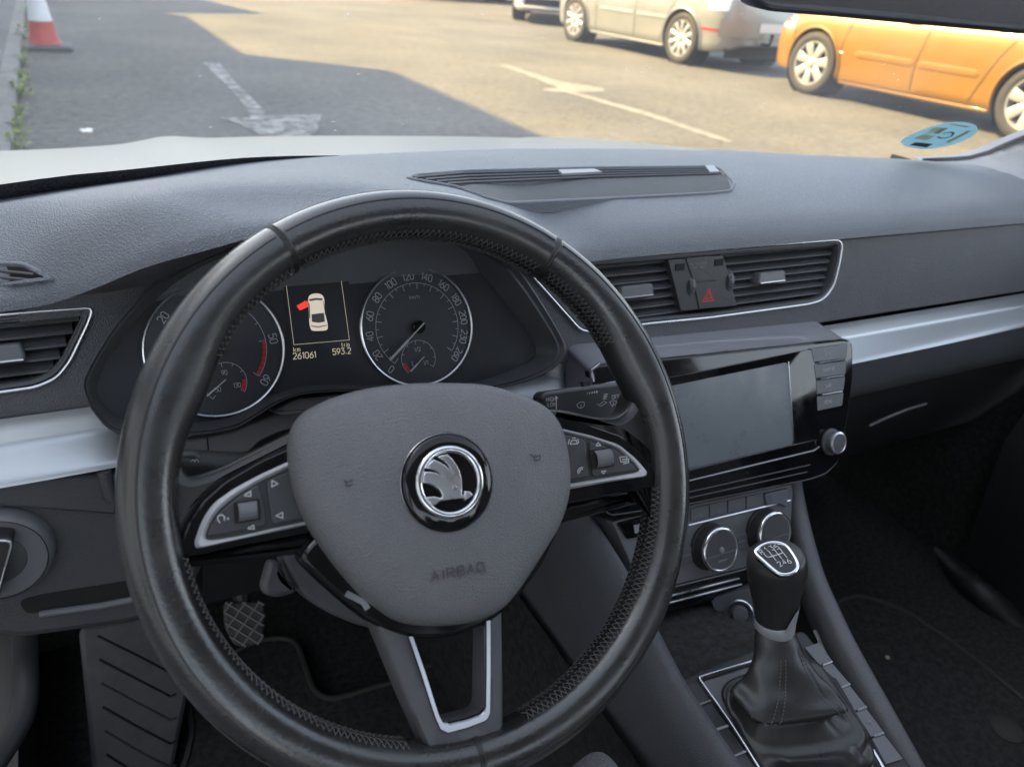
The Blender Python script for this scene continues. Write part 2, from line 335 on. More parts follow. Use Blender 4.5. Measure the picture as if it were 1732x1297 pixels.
def worldloc(o):
    l = Vector(o.location)
    while o.parent is not None: o = o.parent; l += Vector(o.location)
    return l
def cr(pts, n, closed=True):                                        # Catmull-Rom resample to n points (even in arc length)
    pts = [Vector(p) for p in pts]; m_ = len(pts); D = []
    for i in range(m_ if closed else m_ - 1):
        if closed: p0, p1, p2, p3 = pts[i - 1], pts[i], pts[(i + 1) % m_], pts[(i + 2) % m_]
        else: p1, p2 = pts[i], pts[i + 1]; p0 = pts[i - 1] if i else p1 * 2 - p2; p3 = pts[i + 2] if i + 2 < m_ else p2 * 2 - p1
        for q in range(12):
            t = q / 12; D.append(0.5 * ((2 * p1) + (p2 - p0) * t + (2 * p0 - 5 * p1 + 4 * p2 - p3) * t * t + (3 * p1 - p0 - 3 * p2 + p3) * t ** 3))
    if not closed: D.append(pts[-1])
    return lin(D, n, closed)
def lin(pts, n, closed=True):
    pts = [Vector(p) for p in pts]
    if closed: pts = pts + [pts[0]]
    L = [0]
    for a, b in zip(pts, pts[1:]): L.append(L[-1] + (b - a).length)
    res = []; j = 0
    for i in range(n):
        t = L[-1] * i / (n if closed else n - 1)
        while j < len(pts) - 2 and L[j + 1] < t: j += 1
        f = (t - L[j]) / max(1e-9, L[j + 1] - L[j]); res.append(pts[j].lerp(pts[j + 1], min(1, max(0, f))))
    return res
def newell(pts):
    n = Vector((0, 0, 0))
    for a, b in zip(pts, pts[1:] + pts[:1]): n += a.cross(b)
    return n.normalized()
def rounded(pts, r, k=4):                                           # round the corners of a polygon
    pts = [Vector(p) for p in pts]; R_ = []; n = len(pts)
    for i in range(n):
        p, a, b = pts[i], pts[i - 1], pts[(i + 1) % n]; rr = r[i] if isinstance(r, (list, tuple)) else r
        la = (a - p).length; lb = (b - p).length; d = min(rr, la * 0.45, lb * 0.45)
        if d < 1e-6: R_.append(p); continue
        A = p + (a - p) * (d / la); B = p + (b - p) * (d / lb)
        for q in range(k + 1):
            t = q / k; R_.append(A * (1 - t) ** 2 + p * 2 * t * (1 - t) + B * t * t)
    return R_
def inset(pts, nrm, d):
    n = len(pts); R_ = []
    for i in range(n):
        a, p, b = pts[i - 1], pts[i], pts[(i + 1) % n]
        d1 = (p - a); d2 = (b - p)
        if d1.length < 1e-9: d1 = d2
        if d2.length < 1e-9: d2 = d1
        s1 = nrm.cross(d1.normalized()); s2 = nrm.cross(d2.normalized()); mm = s1 + s2
        if mm.length < 1e-6: mm = s1
        mm.normalize(); R_.append(p + mm * (d / max(0.45, mm.dot(s1))))
    return R_
def plate(name, outline, depth, material, parent=None, bevel=0.0015, off=True, toward=None, mb=None, smooth=40):
    pts = [Vector(p) for p in outline]; nrm = newell(pts); c = sum(pts, Vector()) / len(pts)
    if nrm.dot((toward if toward is not None else -c)) < 0: pts.reverse(); nrm = -nrm
    M_ = mb or MB()
    rows = [[p - nrm * depth for p in pts], [p - nrm * bevel for p in pts]]
    if bevel > 0:
        rows.append([p - nrm * bevel * 0.3 for p in inset(pts, nrm, bevel * 0.3)]); rows.append(inset(pts, nrm, bevel))
    M_.loops(rows, True, True, True); M_.flat.add(len(M_.f) - 1)
    if mb is not None: return mb
    return M_.build(name, material, parent, smooth, off)
def frame(name, outer, inner, depth, material, parent=None, bevel=0.001, n=96, off=True, depth_in=None, mb=None, toward=None, even=True):
    if even: outer = lin(outer, n); inner = lin(inner, n)
    nrm = newell(outer); c = sum(outer, Vector()) / len(outer)
    if nrm.dot(toward if toward is not None else -c) < 0: outer = outer[::-1]; inner = inner[::-1]; nrm = -nrm
    # start the inner loop next to the outer one
    k = min(range(len(inner)), key=lambda i: (inner[i] - outer[0]).length); inner = inner[k:] + inner[:k]
    io = [o.lerp(i, min(0.45, bevel / max(1e-6, (o - i).length))) for o, i in zip(outer, inner)]
    ii = [i.lerp(o, min(0.45, bevel / max(1e-6, (o - i).length))) for o, i in zip(outer, inner)]
    M_ = mb or MB(); di = depth if depth_in is None else depth_in
    M_.loops([[p - nrm * depth for p in outer], [p - nrm * bevel for p in outer], io, ii, [p - nrm * bevel for p in inner], [p - nrm * di for p in inner]], True)
    if mb is not None: return mb
    return M_.build(name, material, parent, 40, off)
def disc_pts(c, u, v, r, n=40, r2=None): return [V(c) + u * (math.cos(2 * math.pi * i / n) * r) + v * (math.sin(2 * math.pi * i / n) * (r2 or r)) for i in range(n)]
def cut(ob, cutters):
    for c in cutters:
        md = ob.modifiers.new('cut', 'BOOLEAN'); md.operation = 'DIFFERENCE'; md.solver = 'EXACT'; md.object = c
    dg = bpy.context.evaluated_depsgraph_get(); dg.update()
    me = bpy.data.meshes.new_from_object(ob.evaluated_get(dg)); old = ob.data
    for md in list(ob.modifiers): ob.modifiers.remove(md)
    ob.data = me; me.name = old.name
    for c in cutters: bpy.data.objects.remove(c)
    me.shade_smooth(); me.set_sharp_from_angle(angle=rad(35))
    return ob
# stroke lettering, 4 wide and 6 high
GL = {'0': [[(0, 1), (0, 5), (1, 6), (3, 6), (4, 5), (4, 1), (3, 0), (1, 0), (0, 1)]], '1': [[(.8, 5), (2.2, 6), (2.2, 0)]], '2': [[(0, 5), (1, 6), (3, 6), (4, 5), (4, 3.8), (0, 0), (4, 0)]],
 '3': [[(0, 6), (4, 6), (2, 3.6), (3, 3.6), (4, 2.6), (4, 1), (3, 0), (1, 0), (0, 1)]], '4': [[(3, 0), (3, 6), (0, 2), (4, 2)]], '5': [[(4, 6), (.4, 6), (.2, 3.4), (3, 3.6), (4, 2.6), (4, 1), (3, 0), (1, 0), (0, .8)]],
 '6': [[(3.4, 6), (1, 4), (0, 2.4), (0, 1), (1, 0), (3, 0), (4, 1), (4, 2.4), (3, 3.4), (1, 3.4), (0, 2.4)]], '8': [[(1, 3.2), (0, 2.2), (0, 1), (1, 0), (3, 0), (4, 1), (4, 2.2), (3, 3.2), (1, 3.2), (.2, 4), (.2, 5.2), (1, 6), (3, 6), (3.8, 5.2), (3.8, 4), (3, 3.2)]],
 '9': [[(.6, 0), (3, 2), (4, 3.6), (4, 5), (3, 6), (1, 6), (0, 5), (0, 3.6), (1, 2.6), (3, 2.6), (4, 3.6)]], 'A': [[(0, 0), (2, 6), (4, 0)], [(.8, 2), (3.2, 2)]], 'B': [[(0, 0), (0, 6), (3, 6), (3.8, 5.2), (3.8, 4), (3, 3.2), (0, 3.2)], [(3, 3.2), (4, 2.2), (4, 1), (3, 0), (0, 0)]],
 'C': [[(4, 5), (3, 6), (1, 6), (0, 5), (0, 1), (1, 0), (3, 0), (4, 1)]], 'E': [[(4, 6), (0, 6), (0, 0), (4, 0)], [(0, 3), (3, 3)]], 'F': [[(4, 6), (0, 6), (0, 0)], [(0, 3), (3, 3)]], 'G': [[(4, 5), (3, 6), (1, 6), (0, 5), (0, 1), (1, 0), (4, 0), (4, 3), (2.4, 3)]],
 'H': [[(0, 0), (0, 6)], [(4, 0), (4, 6)], [(0, 3), (4, 3)]], 'I': [[(2, 0), (2, 6)]], 'L': [[(0, 6), (0, 0), (4, 0)]], 'M': [[(0, 0), (0, 6), (2, 2.5), (4, 6), (4, 0)]], 'N': [[(0, 0), (0, 6), (4, 0), (4, 6)]], 'O': [[(0, 1), (0, 5), (1, 6), (3, 6), (4, 5), (4, 1), (3, 0), (1, 0), (0, 1)]],
 'P': [[(0, 0), (0, 6), (3, 6), (4, 5), (4, 4), (3, 3), (0, 3)]], 'R': [[(0, 0), (0, 6), (3, 6), (4, 5), (4, 4), (3, 3), (0, 3)], [(2, 3), (4, 0)]], 'S': [[(4, 5), (3, 6), (1, 6), (0, 5), (0, 4), (1, 3.2), (3, 2.8), (4, 2), (4, 1), (3, 0), (1, 0), (0, 1)]], 'T': [[(0, 6), (4, 6)], [(2, 6), (2, 0)]],
 'U': [[(0, 6), (0, 1), (1, 0), (3, 0), (4, 1), (4, 6)]], 'V': [[(0, 6), (2, 0), (4, 6)]], 'W': [[(0, 6), (1, 0), (2, 4), (3, 0), (4, 6)]], 'X': [[(0, 0), (4, 6)], [(0, 6), (4, 0)]], '/': [[(.5, -.5), (3.5, 6.5)]], '.': [[(1.8, 0), (1.8, .8)]],
 'k': [[(0, 0), (0, 6)], [(3.4, 4), (0, 1.8)], [(1.2, 2.4), (3.6, 0)]], 'm': [[(0, 0), (0, 4), (1.6, 4), (2, 3.4), (2, 0)], [(2, 3.4), (2.6, 4), (3.6, 4), (4, 3.4), (4, 0)]], 'h': [[(0, 0), (0, 6)], [(0, 3.6), (2.6, 4), (3.6, 3.2), (3.6, 0)]], 't': [[(1.6, 6), (1.6, .6), (2.2, 0), (3.2, 0)], [(.4, 4), (3.2, 4)]],
 'r': [[(1, 0), (1, 4)], [(1, 3), (2, 4), (3.2, 4)]], 'i': [[(2, 0), (2, 4)], [(2, 5.2), (2, 5.9)]], 'p': [[(.4, -2), (.4, 4), (3, 4), (3.8, 3), (3.8, 1), (3, 0), (.4, 0)]], ' ': []}
def letters(mb, s, c, u, v, h, nrm, width=None, lift=0.0, wf=1.0, gap=1.8):
    """strokes of a word centred on c: u reading direction, v up, h letter height"""
    k = h / 6.0; adv = (4 + gap) * k * wf
    adj = [(0.55 if ch in '1I.i' else 1.0) for ch in s]; tot = sum(adv * a for a in adj) - gap * k * wf; x = -tot / 2; q = 0
    for ch, a in zip(s, adj):
        sh = 1.0 if a < 1 else 0.0
        for st in GL.get(ch, []):
            mb.ribbon([c + u * (x + (px - sh) * k * wf) + v * ((py - 3) * k) for px, py in st], nrm, width or h * 0.13, lift + 0.00002 * q); q += 1
        x += adv * a
def word(name, s, c, u, v, h, nrm, material, parent, lift=0.0004, width=None, wf=1.0, gap=1.8):
    mb = MB(); letters(mb, s, V(c), u, v, h, nrm, width, lift, wf, gap); return mb.build(name, material, parent, 0, recalc=False)

# ================================================================ STEERING WHEEL
TW = 0.620786; WA = rad(-5.8)
WC = Vector((0.175514, 0.356976, -0.282361)); wn = Vector((0, -math.cos(TW), math.sin(TW)))
wu0 = Vector((1, 0, 0)); wv0 = wn.cross(wu0)
WP = Plane(WC, wn, wu0 * math.cos(WA) + wv0 * math.sin(WA))
sw = empty('steering_wheel', WC, 'three spoke black leather steering wheel with grey airbag pad in front of the driver', 'steering wheel')
RJ, RR, RN = 0.1697, 0.0151, 0.0178
def rimpt(phi, b, k=1.0, add=0.0):
    e = WP.u * math.cos(phi) + WP.v * math.sin(phi); cb, sb = math.cos(b), math.sin(b)
    rr = RR
    if cb < 0:
        for a0 in (rad(24), rad(156)):
            d = (phi - a0 + math.pi) % (2 * math.pi) - math.pi; rr += 0.0050 * math.exp(-(d / 0.20) ** 2)
    x = (abs(cb) ** 0.9) * (1 if cb > 0 else -1); y = (abs(sb) ** 0.9) * (1 if sb > 0 else -1)
    return WC + e * (RJ + (rr * k + add) * x) + WP.n * ((RN * k + add) * y)
def rimarc(a0, a1, n=60, seg=28): return [[rimpt(a0 + (a1 - a0) * i / n, 2 * math.pi * j / seg) for j in range(seg)] for i in range(n + 1)]
SEAMS = [rad(58.7), rad(122.4), rad(270)]
mb = MB()
for a0, a1, n in ((SEAMS[0], SEAMS[1], 60), (SEAMS[1], SEAMS[2], 110), (SEAMS[2], SEAMS[0] + 2 * math.pi, 110)): mb.loops(rimarc(a0 + 0.004, a1 - 0.004, n), True, True, True)
rim = mb.build('rim', 'wornleather', sw, 60)
for a in SEAMS:
    mb = MB()
    for d in (-0.0065, 0.0065): mb.tube([rimpt(a + d, 2 * math.pi * j / 28, 1.0, -0.0002) for j in range(28)], 0.0009, True, 6)
    mb.tube([rimpt(a, 2 * math.pi * j / 28, 1.0, -0.0012) for j in range(28)], 0.0016, True, 6)
    mb.build('leather_seam', 'leather', rim)
mb = MB()
for a0, a1 in ((SEAMS[0] + .02, SEAMS[1] - .02), (SEAMS[1] + .02, SEAMS[2] - .12), (SEAMS[2] + .12, SEAMS[0] + 2 * math.pi - .02)):
    mb.tube([rimpt(a0 + (a1 - a0) * i / 60, rad(72), 1.0, -0.0002) for i in range(61)], 0.0007, False, 6)
    mb.tube([rimpt(a0 + (a1 - a0) * i / 60, rad(20), 1.0, -0.0002) for i in range(61)], 0.0006, False, 6)
mb.build('leather_ridge', 'leather', rim)
for a0, a1 in ((rad(32), rad(58)), (rad(60), rad(121)), (rad(124), rad(150)), (rad(190), rad(256)), (rad(283), rad(352))):
    n = int((a1 - a0) / 0.024); mb = MB()
    for i in range(n):
        p, q = a0 + 0.024 * i, a0 + 0.024 * (i + 1); j = random.uniform(-.03, .03)
        for b0, b1 in ((rad(147) + j, rad(176)), (rad(182), rad(212) + j)):
            mb.tube([rimpt(p, b0, 1, .0002), rimpt((p + q) / 2, (b0 + b1) / 2, 1, .0009), rimpt(q, b1, 1, .0002)], 0.00029, False, 4)
            mb.tube([rimpt(q, b0, 1, .0002), rimpt((p + q) / 2, (b0 + b1) / 2, 1, .0012), rimpt(p, b1, 1, .0002)], 0.00029, False, 4)
    mb.build('stitching', 'thread', rim)
# leather arms that run from the rim into the hub
mb = MB()
plate('', rounded(WP.ats([(317, 806), (340, 801), (372, 790), (420, 766), (470, 741), (520, 716), (540, 760), (470, 790), (400, 812), (356, 843), (328, 880), (310, 920), (300, 948), (285, 975), (245, 965), (232, 880), (240, 800), (270, 730), (296, 760)], 0.004), 0.006), 0.022, None, bevel=0.006, mb=mb); mb.build('spoke', 'leather', sw, 60); mb = MB()
plate('', rounded(WP.ats([(925, 690), (960, 692), (1010, 704), (1048, 706), (1068, 692), (1078, 655), (1120, 660), (1140, 740), (1138, 850), (1110, 900), (1124, 826), (1110, 797), (1086, 765), (1050, 737), (1000, 722), (935, 715)], 0.004), 0.006), 0.022, None, bevel=0.006, mb=mb)
arms = mb.build('spoke', 'leather', sw, 60)
# hub behind the pad
mb = MB(); plate('', rounded(WP.ats([(500, 735), (560, 690), (880, 690), (950, 715), (965, 850), (930, 930), (850, 1035), (770, 1070), (690, 1075), (620, 1030), (520, 910)], -0.006), 0.01), 0.03, None, bevel=0.004, mb=mb)
mb.build('hub', 'black', sw)
# gloss black plates, bright frames, keys
def control(name, plate_px, c_out, c_in, pad, keys):
    mb = MB(); plate('', rounded(WP.ats(plate_px, 0.0065), 0.003), 0.012, None, bevel=0.0012, mb=mb); g = mb.build(name, 'gloss', sw)
    mb = MB(); frame('', rounded(WP.ats(c_out, 0.0085), 0.004), rounded(WP.ats(c_in, 0.0085), 0.004), 0.005, None, bevel=0.0022, mb=mb); mb.build('chrome_trim', 'satin', g)
    mb = MB(); plate('', rounded(WP.ats(pad, 0.0072), 0.003), 0.004, None, bevel=0.0004, mb=mb); mb.build('key_bed', 'black', g)
    for k in keys:
        mb = MB(); plate('', rounded(WP.ats(k, 0.0088), 0.0025), 0.003, None, bevel=0.0007, mb=mb); mb.build('button', 'button', g)
    return g
lg = control('control_panel', [(520, 743), (490, 757), (440, 779), (380, 814), (345, 845), (320, 880), (305, 918), (299, 941), (340, 936), (540, 898)],
    [(540, 757), (490, 779), (440, 802), (395, 826), (360, 851), (341, 880), (328, 918), (331, 929), (370, 920), (540, 884)],
    [(540, 771), (490, 791), (440, 815), (402, 838), (372, 862), (355, 886), (346, 914), (400, 906), (540, 875)],
    [(540, 770), (490, 790), (440, 814), (401, 837), (371, 861), (354, 886), (345, 915), (400, 907), (540, 876)],
    [[(437, 818), (403, 840), (374, 864), (357, 888), (350, 907), (400, 899), (451, 888), (446, 850)], [(540, 777), (492, 796), (451, 813), (455, 850), (461, 887), (540, 871)]])
rg = control('control_panel', [(905, 690), (945, 705), (1000, 719), (1050, 736), (1085, 764), (1108, 797), (1121, 819), (1080, 829), (930, 858)],
    [(915, 714), (943, 722), (1000, 735), (1050, 751), (1080, 776), (1099, 799), (1096, 806), (1040, 814), (920, 836)],
    [(915, 722), (943, 729), (1000, 742), (1045, 758), (1070, 780), (1085, 796), (1040, 804), (920, 825)],
    [(915, 722), (943, 729), (1000, 742), (1045, 758), (1070, 780), (1085, 796), (1040, 804), (920, 825)],
    [[(915, 726), (943, 732), (990, 744), (993, 770), (996, 806), (960, 812), (920, 818)], [(997, 747), (1042, 761), (1066, 782), (1078, 795), (1040, 800), (1003, 806)]])
# knurled rollers in a well
def roller(par, px):
    P = WP.ats(px, 0.0095); c = sum(P, Vector()) / 4; hu = (P[1] - P[0]) / 2; hv = (P[3] - P[0]) / 2
    mb = MB(); plate('', [c + hu * a + hv * b for a, b in ((-1.25, -1.2), (1.2, -1.2), (1.2, 1.2), (-1.25, 1.2))], 0.0015, None, bevel=0.0003, mb=mb); ob = mb.build('roller_well', 'seamblack', par)
    mb = MB(); rows = []; rv = hv.length; q = 44
    for i in range(q + 1):
        a = math.pi * i / q - math.pi / 2; k = 1 + (0.02 if i % 2 else 0)
        rows.append([c - hu * 0.9 + hv * math.sin(a) * k + WP.n * (0.0035 * math.cos(a) * k + .0004), c - hu * .8 + hv * math.sin(a) * k + WP.n * (0.0043 * math.cos(a) * k + .0004), c + hu * .8 + hv * math.sin(a) * k + WP.n * (0.0043 * math.cos(a) * k + .0004), c + hu * 0.9 + hv * math.sin(a) * k + WP.n * (0.0035 * math.cos(a) * k + .0004)])
    mb.loops(rows, False); mb.build('scroll_wheel', 'greybutton', par, 20)
roller(lg, [(402, 882), (438, 876), (434, 846), (400, 852)])
roller(rg, [(1006, 791), (1036, 786), (1033, 759), (1002, 763)])
# printed symbols of the keys
def wsym(par, strokes, h=0.0093, wd=0.0006):
    mb = MB()
    for q, s in enumerate(strokes): mb.ribbon(WP.ats(s, h), WP.n, wd, 0.00002 * q)
    mb.build('symbol', 'white', par, 0, recalc=False)
wsym(lg, [[(460, 812), (460, 823), (470, 818), (460, 812)], [(478, 866), (478, 876), (467, 872), (478, 866)], [(413, 837), (424, 831), (424, 839), (413, 838)], [(419, 893), (429, 888), (430, 894), (419, 894)],
    [(372, 884), (368, 878), (369, 872), (375, 870), (380, 874), (379, 880)], [(384, 877), (386, 876), (386, 879)]])
wsym(rg, [[(1008, 754), (1012, 748), (1016, 753), (1008, 754)], [(1017, 797), (1025, 796), (1021, 801), (1017, 797)],
    [(964, 751), (967, 745), (974, 744), (977, 750), (964, 751)], [(961, 751), (963, 743)], [(979, 749), (977, 742)], [(968, 741), (974, 740)],
    [(978, 801), (977, 796), (981, 791), (986, 790)], [(980, 800), (980, 797), (983, 793), (986, 793)],
    [(1048, 773), (1060, 772), (1060, 780), (1050, 781), (1048, 773)], [(1052, 777), (1062, 776)], [(1054, 784), (1063, 782), (1063, 775)]])
mb = MB(); plate('', rounded(WP.ats([(299, 943), (345, 937), (528, 899), (548, 925), (500, 938), (420, 948), (305, 962)], -0.001), 0.003), 0.012, None, bevel=0.003, mb=mb); mb.build('lower_trim', 'gloss', sw); mb = MB()
plate('', rounded(WP.ats([(930, 858), (1121, 824), (1112, 842), (1040, 862), (955, 884), (930, 900)], -0.001), 0.003), 0.012, None, bevel=0.003, mb=mb); mb.build('lower_trim', 'gloss', sw)
# gloss collar below the pad
mb = MB(); plate('', rounded(WP.ats([(532, 908), (502, 944), (545, 985), (598, 1032), (640, 1062), (690, 1080), (760, 1080), (835, 1052), (878, 1012), (920, 955), (950, 890), (900, 860), (620, 860)], 0.0086), 0.008), 0.02, None, bevel=0.003, mb=mb); mb.build('collar', 'gloss', sw, 60)
mb = MB(); mb.ribbon(WP.ats([(585, 1003), (615, 1018), (622, 1030)], 0.0092), WP.n, 0.0035); mb.build('collar_clip', 'darkchrome', sw, 0)
# airbag pad, a dome built from shrinking loops
AB = [(760, 648), (820, 652), (880, 669), (923, 692), (945, 722), (956, 765), (960, 810), (955, 850), (941, 890), (920, 926), (893, 968), (868, 1004), (842, 1031), (800, 1050), (750, 1058), (702, 1057), (668, 1049), (638, 1030), (606, 1003), (570, 962), (540, 921), (515, 880), (499, 840), (490, 800), (487, 762), (491, 730), (504, 706), (525, 690), (562, 673), (620, 657), (690, 649)]
def ab(h): return cr(WP.ats(AB, h), 120)
base = ab(0.012); cen = WP.at(735, 830, 0.012)
rows = []
for k, h in ((0.975, -0.006), (0.992, 0.004), (1.0, 0.011), (0.992, 0.0165), (0.965, 0.0215), (0.92, 0.0245), (0.86, 0.0265), (0.80, 0.0278), (0.7, 0.029), (0.55, 0.0302), (0.4, 0.031), (0.25, 0.0313), (0.1, 0.0315)):
    rows.append([cen + (p - cen) * k + WP.n * (h - 0.012) for p in base])
mb = MB(); mb.loops(rows, True, False, True); pad = mb.build('airbag_cover', 'airbag', sw, 70)
H_PAD = 0.0316
LPp = Plane(WC, wn, WP.u)
mb = MB(); letters(mb, 'AIRBAG', WP.at(775, 966, 0.0306), (WP.u + WP.v * 0.02).normalized(), WP.v, 0.0052, WP.n, 0.0010, 0.0, 1.25); mb.build('embossed_lettering', 'reliefshade', pad, 0, recalc=False)
for ss in ((((581, 812), (586, 815), (597, 813)), ((585, 815), (586, 822), (596, 820))), (((896, 768), (903, 773), (914, 770)), ((903, 773), (905, 779), (913, 777), (914, 770)))):
    mb = MB()
    for q, s in enumerate(ss): mb.ribbon(WP.ats(s, 0.0306), WP.n, 0.0009, .00002 * q)
    mb.build('horn_symbol', 'reliefshade', pad, 0, recalc=False)
# badge: gloss ring, bright ring, raised winged arrow
bc = WP.at(760, 815, 0.034); br = 0.0272
mb = MB(); mb.lathe(bc, WP.n, [(br * 1.03, -0.006), (br * 1.03, -0.0026), (br * 1.01, -0.0010), (br * 0.97, -0.0004), (br * 0.8, 0.0008), (br * 0.6, 0.0008), (0.0, 0.0008)], 64, WP.u); bdg = mb.build('badge', 'gloss', sw, 50)
mb = MB(); mb.lathe(bc, WP.n, [(br * 1.075, -0.006), (br * 1.075, -0.0030), (br * 1.05, -0.0024), (br * 1.02, -0.0030), (br * 1.02, -0.006)], 64, WP.u); mb.build('badge_surround', 'darkchrome', bdg, 50)
mb = MB(); rr = br * 0.70; pr = [(rr + 0.0022 * math.cos(a), 0.0012 + 0.0018 * math.sin(a)) for a in [2 * math.pi * i / 14 for i in range(15)]]
mb.lathe(bc, WP.n, pr, 72, WP.u); mb.build('badge_ring', 'chromeb', bdg, 60)
def bz(x, y, h=0.0378): return WP.at(640 + x * .1774, 700 + y * .1774, h)
fig = [(425, 655), (430, 600), (441, 550), (500, 551), (560, 562), (630, 606), (560, 545), (505, 524), (457, 516), (490, 468), (530, 434), (580, 455), (640, 488), (708, 554), (662, 482), (615, 437), (568, 409), (610, 394), (662, 385), (705, 425), (748, 485), (780, 550), (797, 630), (800, 700), (796, 764), (824, 768), (822, 734), (872, 738), (906, 770), (868, 802), (828, 826), (820, 800), (700, 814), (590, 831), (546, 866), (512, 871), (448, 796), (530, 786), (604, 802), (612, 772), (590, 726), (540, 688), (482, 662)]
mb = MB(); plate('', [bz(*p) for p in fig], 0.0022, None, bevel=0.0005, mb=mb); fg = mb.build('winged_arrow', 'chrome', bdg, 50)
mb = MB(); mb.lathe(bz(724, 702), WP.n, [(0.0011, -0.0002), (0.0014, 0.0004), (0.0010, 0.0006), (0.0007, -0.0001), (0.0, -0.0003)], 24); mb.build('eye', 'darkchrome', bdg, 50)
# lower spoke with the open V
mb = MB()
so_ = [(640, 1068), (612, 1010), (700, 1010), (850, 1010), (851, 1060), (853, 1150), (853, 1232), (846, 1258), (800, 1272), (760, 1285), (738, 1286), (722, 1262), (690, 1190)]
si_ = [(697, 1074), (697, 1060), (720, 1055), (823, 1046), (824, 1080), (823, 1150), (822, 1200), (812, 1211), (780, 1220), (760, 1224), (748, 1220), (738, 1200), (718, 1140)]
frame('', rounded(WP.ats(so_, 0.0075), 0.005), rounded(WP.ats(si_, 0.0075), 0.003), 0.022, None, bevel=0.0028, mb=mb, n=110); ls = mb.build('lower_spoke', 'spoke', sw, 55)
mb = MB()
co_ = [(690, 1076), (712, 1140), (735, 1212), (745, 1235), (758, 1241), (790, 1232), (824, 1219), (830, 1208), (831, 1140), (831, 1048)]
ci_ = [(700, 1076), (722, 1140), (743, 1207), (750, 1220), (760, 1224), (790, 1217), (815, 1208), (821, 1199), (822, 1140), (822, 1050)]
oo = lin(WP.ats(co_, 0.0092), 80, False); ii_ = lin(WP.ats(ci_, 0.0092), 80, False); nn = WP.n
io = [a.lerp(b, .15) for a, b in zip(oo, ii_)]; ij = [a.lerp(b, .85) for a, b in zip(oo, ii_)]
mb.loops([[p - nn * .004 for p in oo], [p - nn * .0008 for p in oo], io, ij, [p - nn * .0008 for p in ii_], [p - nn * .004 for p in ii_]], False); mb.build('chrome_trim', 'darkchrome', ls, 40)

# ================================================================ DASHBOARD
dash = empty('dashboard', (0.6, 0.56, -0.4), 'wide dark grey dashboard with a brushed metal strip under the windscreen', 'dashboard')
def rowfn(pts):
    pts = [Vector(p) for p in pts]
    def f(x):
        if x <= pts[0].x: return pts[0].y, pts[0].z
        for i in range(len(pts) - 1):
            if x <= pts[i + 1].x:
                p1, p2 = pts[i], pts[i + 1]; p0 = pts[max(0, i - 1)]; p3 = pts[min(len(pts) - 1, i + 2)]; t = (x - p1.x) / (p2.x - p1.x); r = []
                for k in (1, 2):
                    m1 = (p2[k] - p0[k]) / (p2.x - p0.x) * (p2.x - p1.x); m2 = (p3[k] - p1[k]) / (p3.x - p1.x) * (p2.x - p1.x)
                    r.append((2 * t ** 3 - 3 * t * t + 1) * p1[k] + (t ** 3 - 2 * t * t + t) * m1 + (-2 * t ** 3 + 3 * t * t) * p2[k] + (t ** 3 - t * t) * m2)
                return r[0], r[1]
        return pts[-1].y, pts[-1].z
    return f
WB = [(-0.35, 0.50, -0.2), (-0.20, 0.63, -0.2), (-0.057, 0.725, -0.2), (0.026, 0.766, -0.2), (0.164, 0.838, -0.2), (0.324, 0.867, -0.2), (0.495, 0.884, -0.2), (0.711, 0.876, -0.2), (1.019, 0.828, -0.2), (1.19, 0.785, -0.2), (1.33, 0.735, -0.2), (1.5, 0.63, -0.2)]
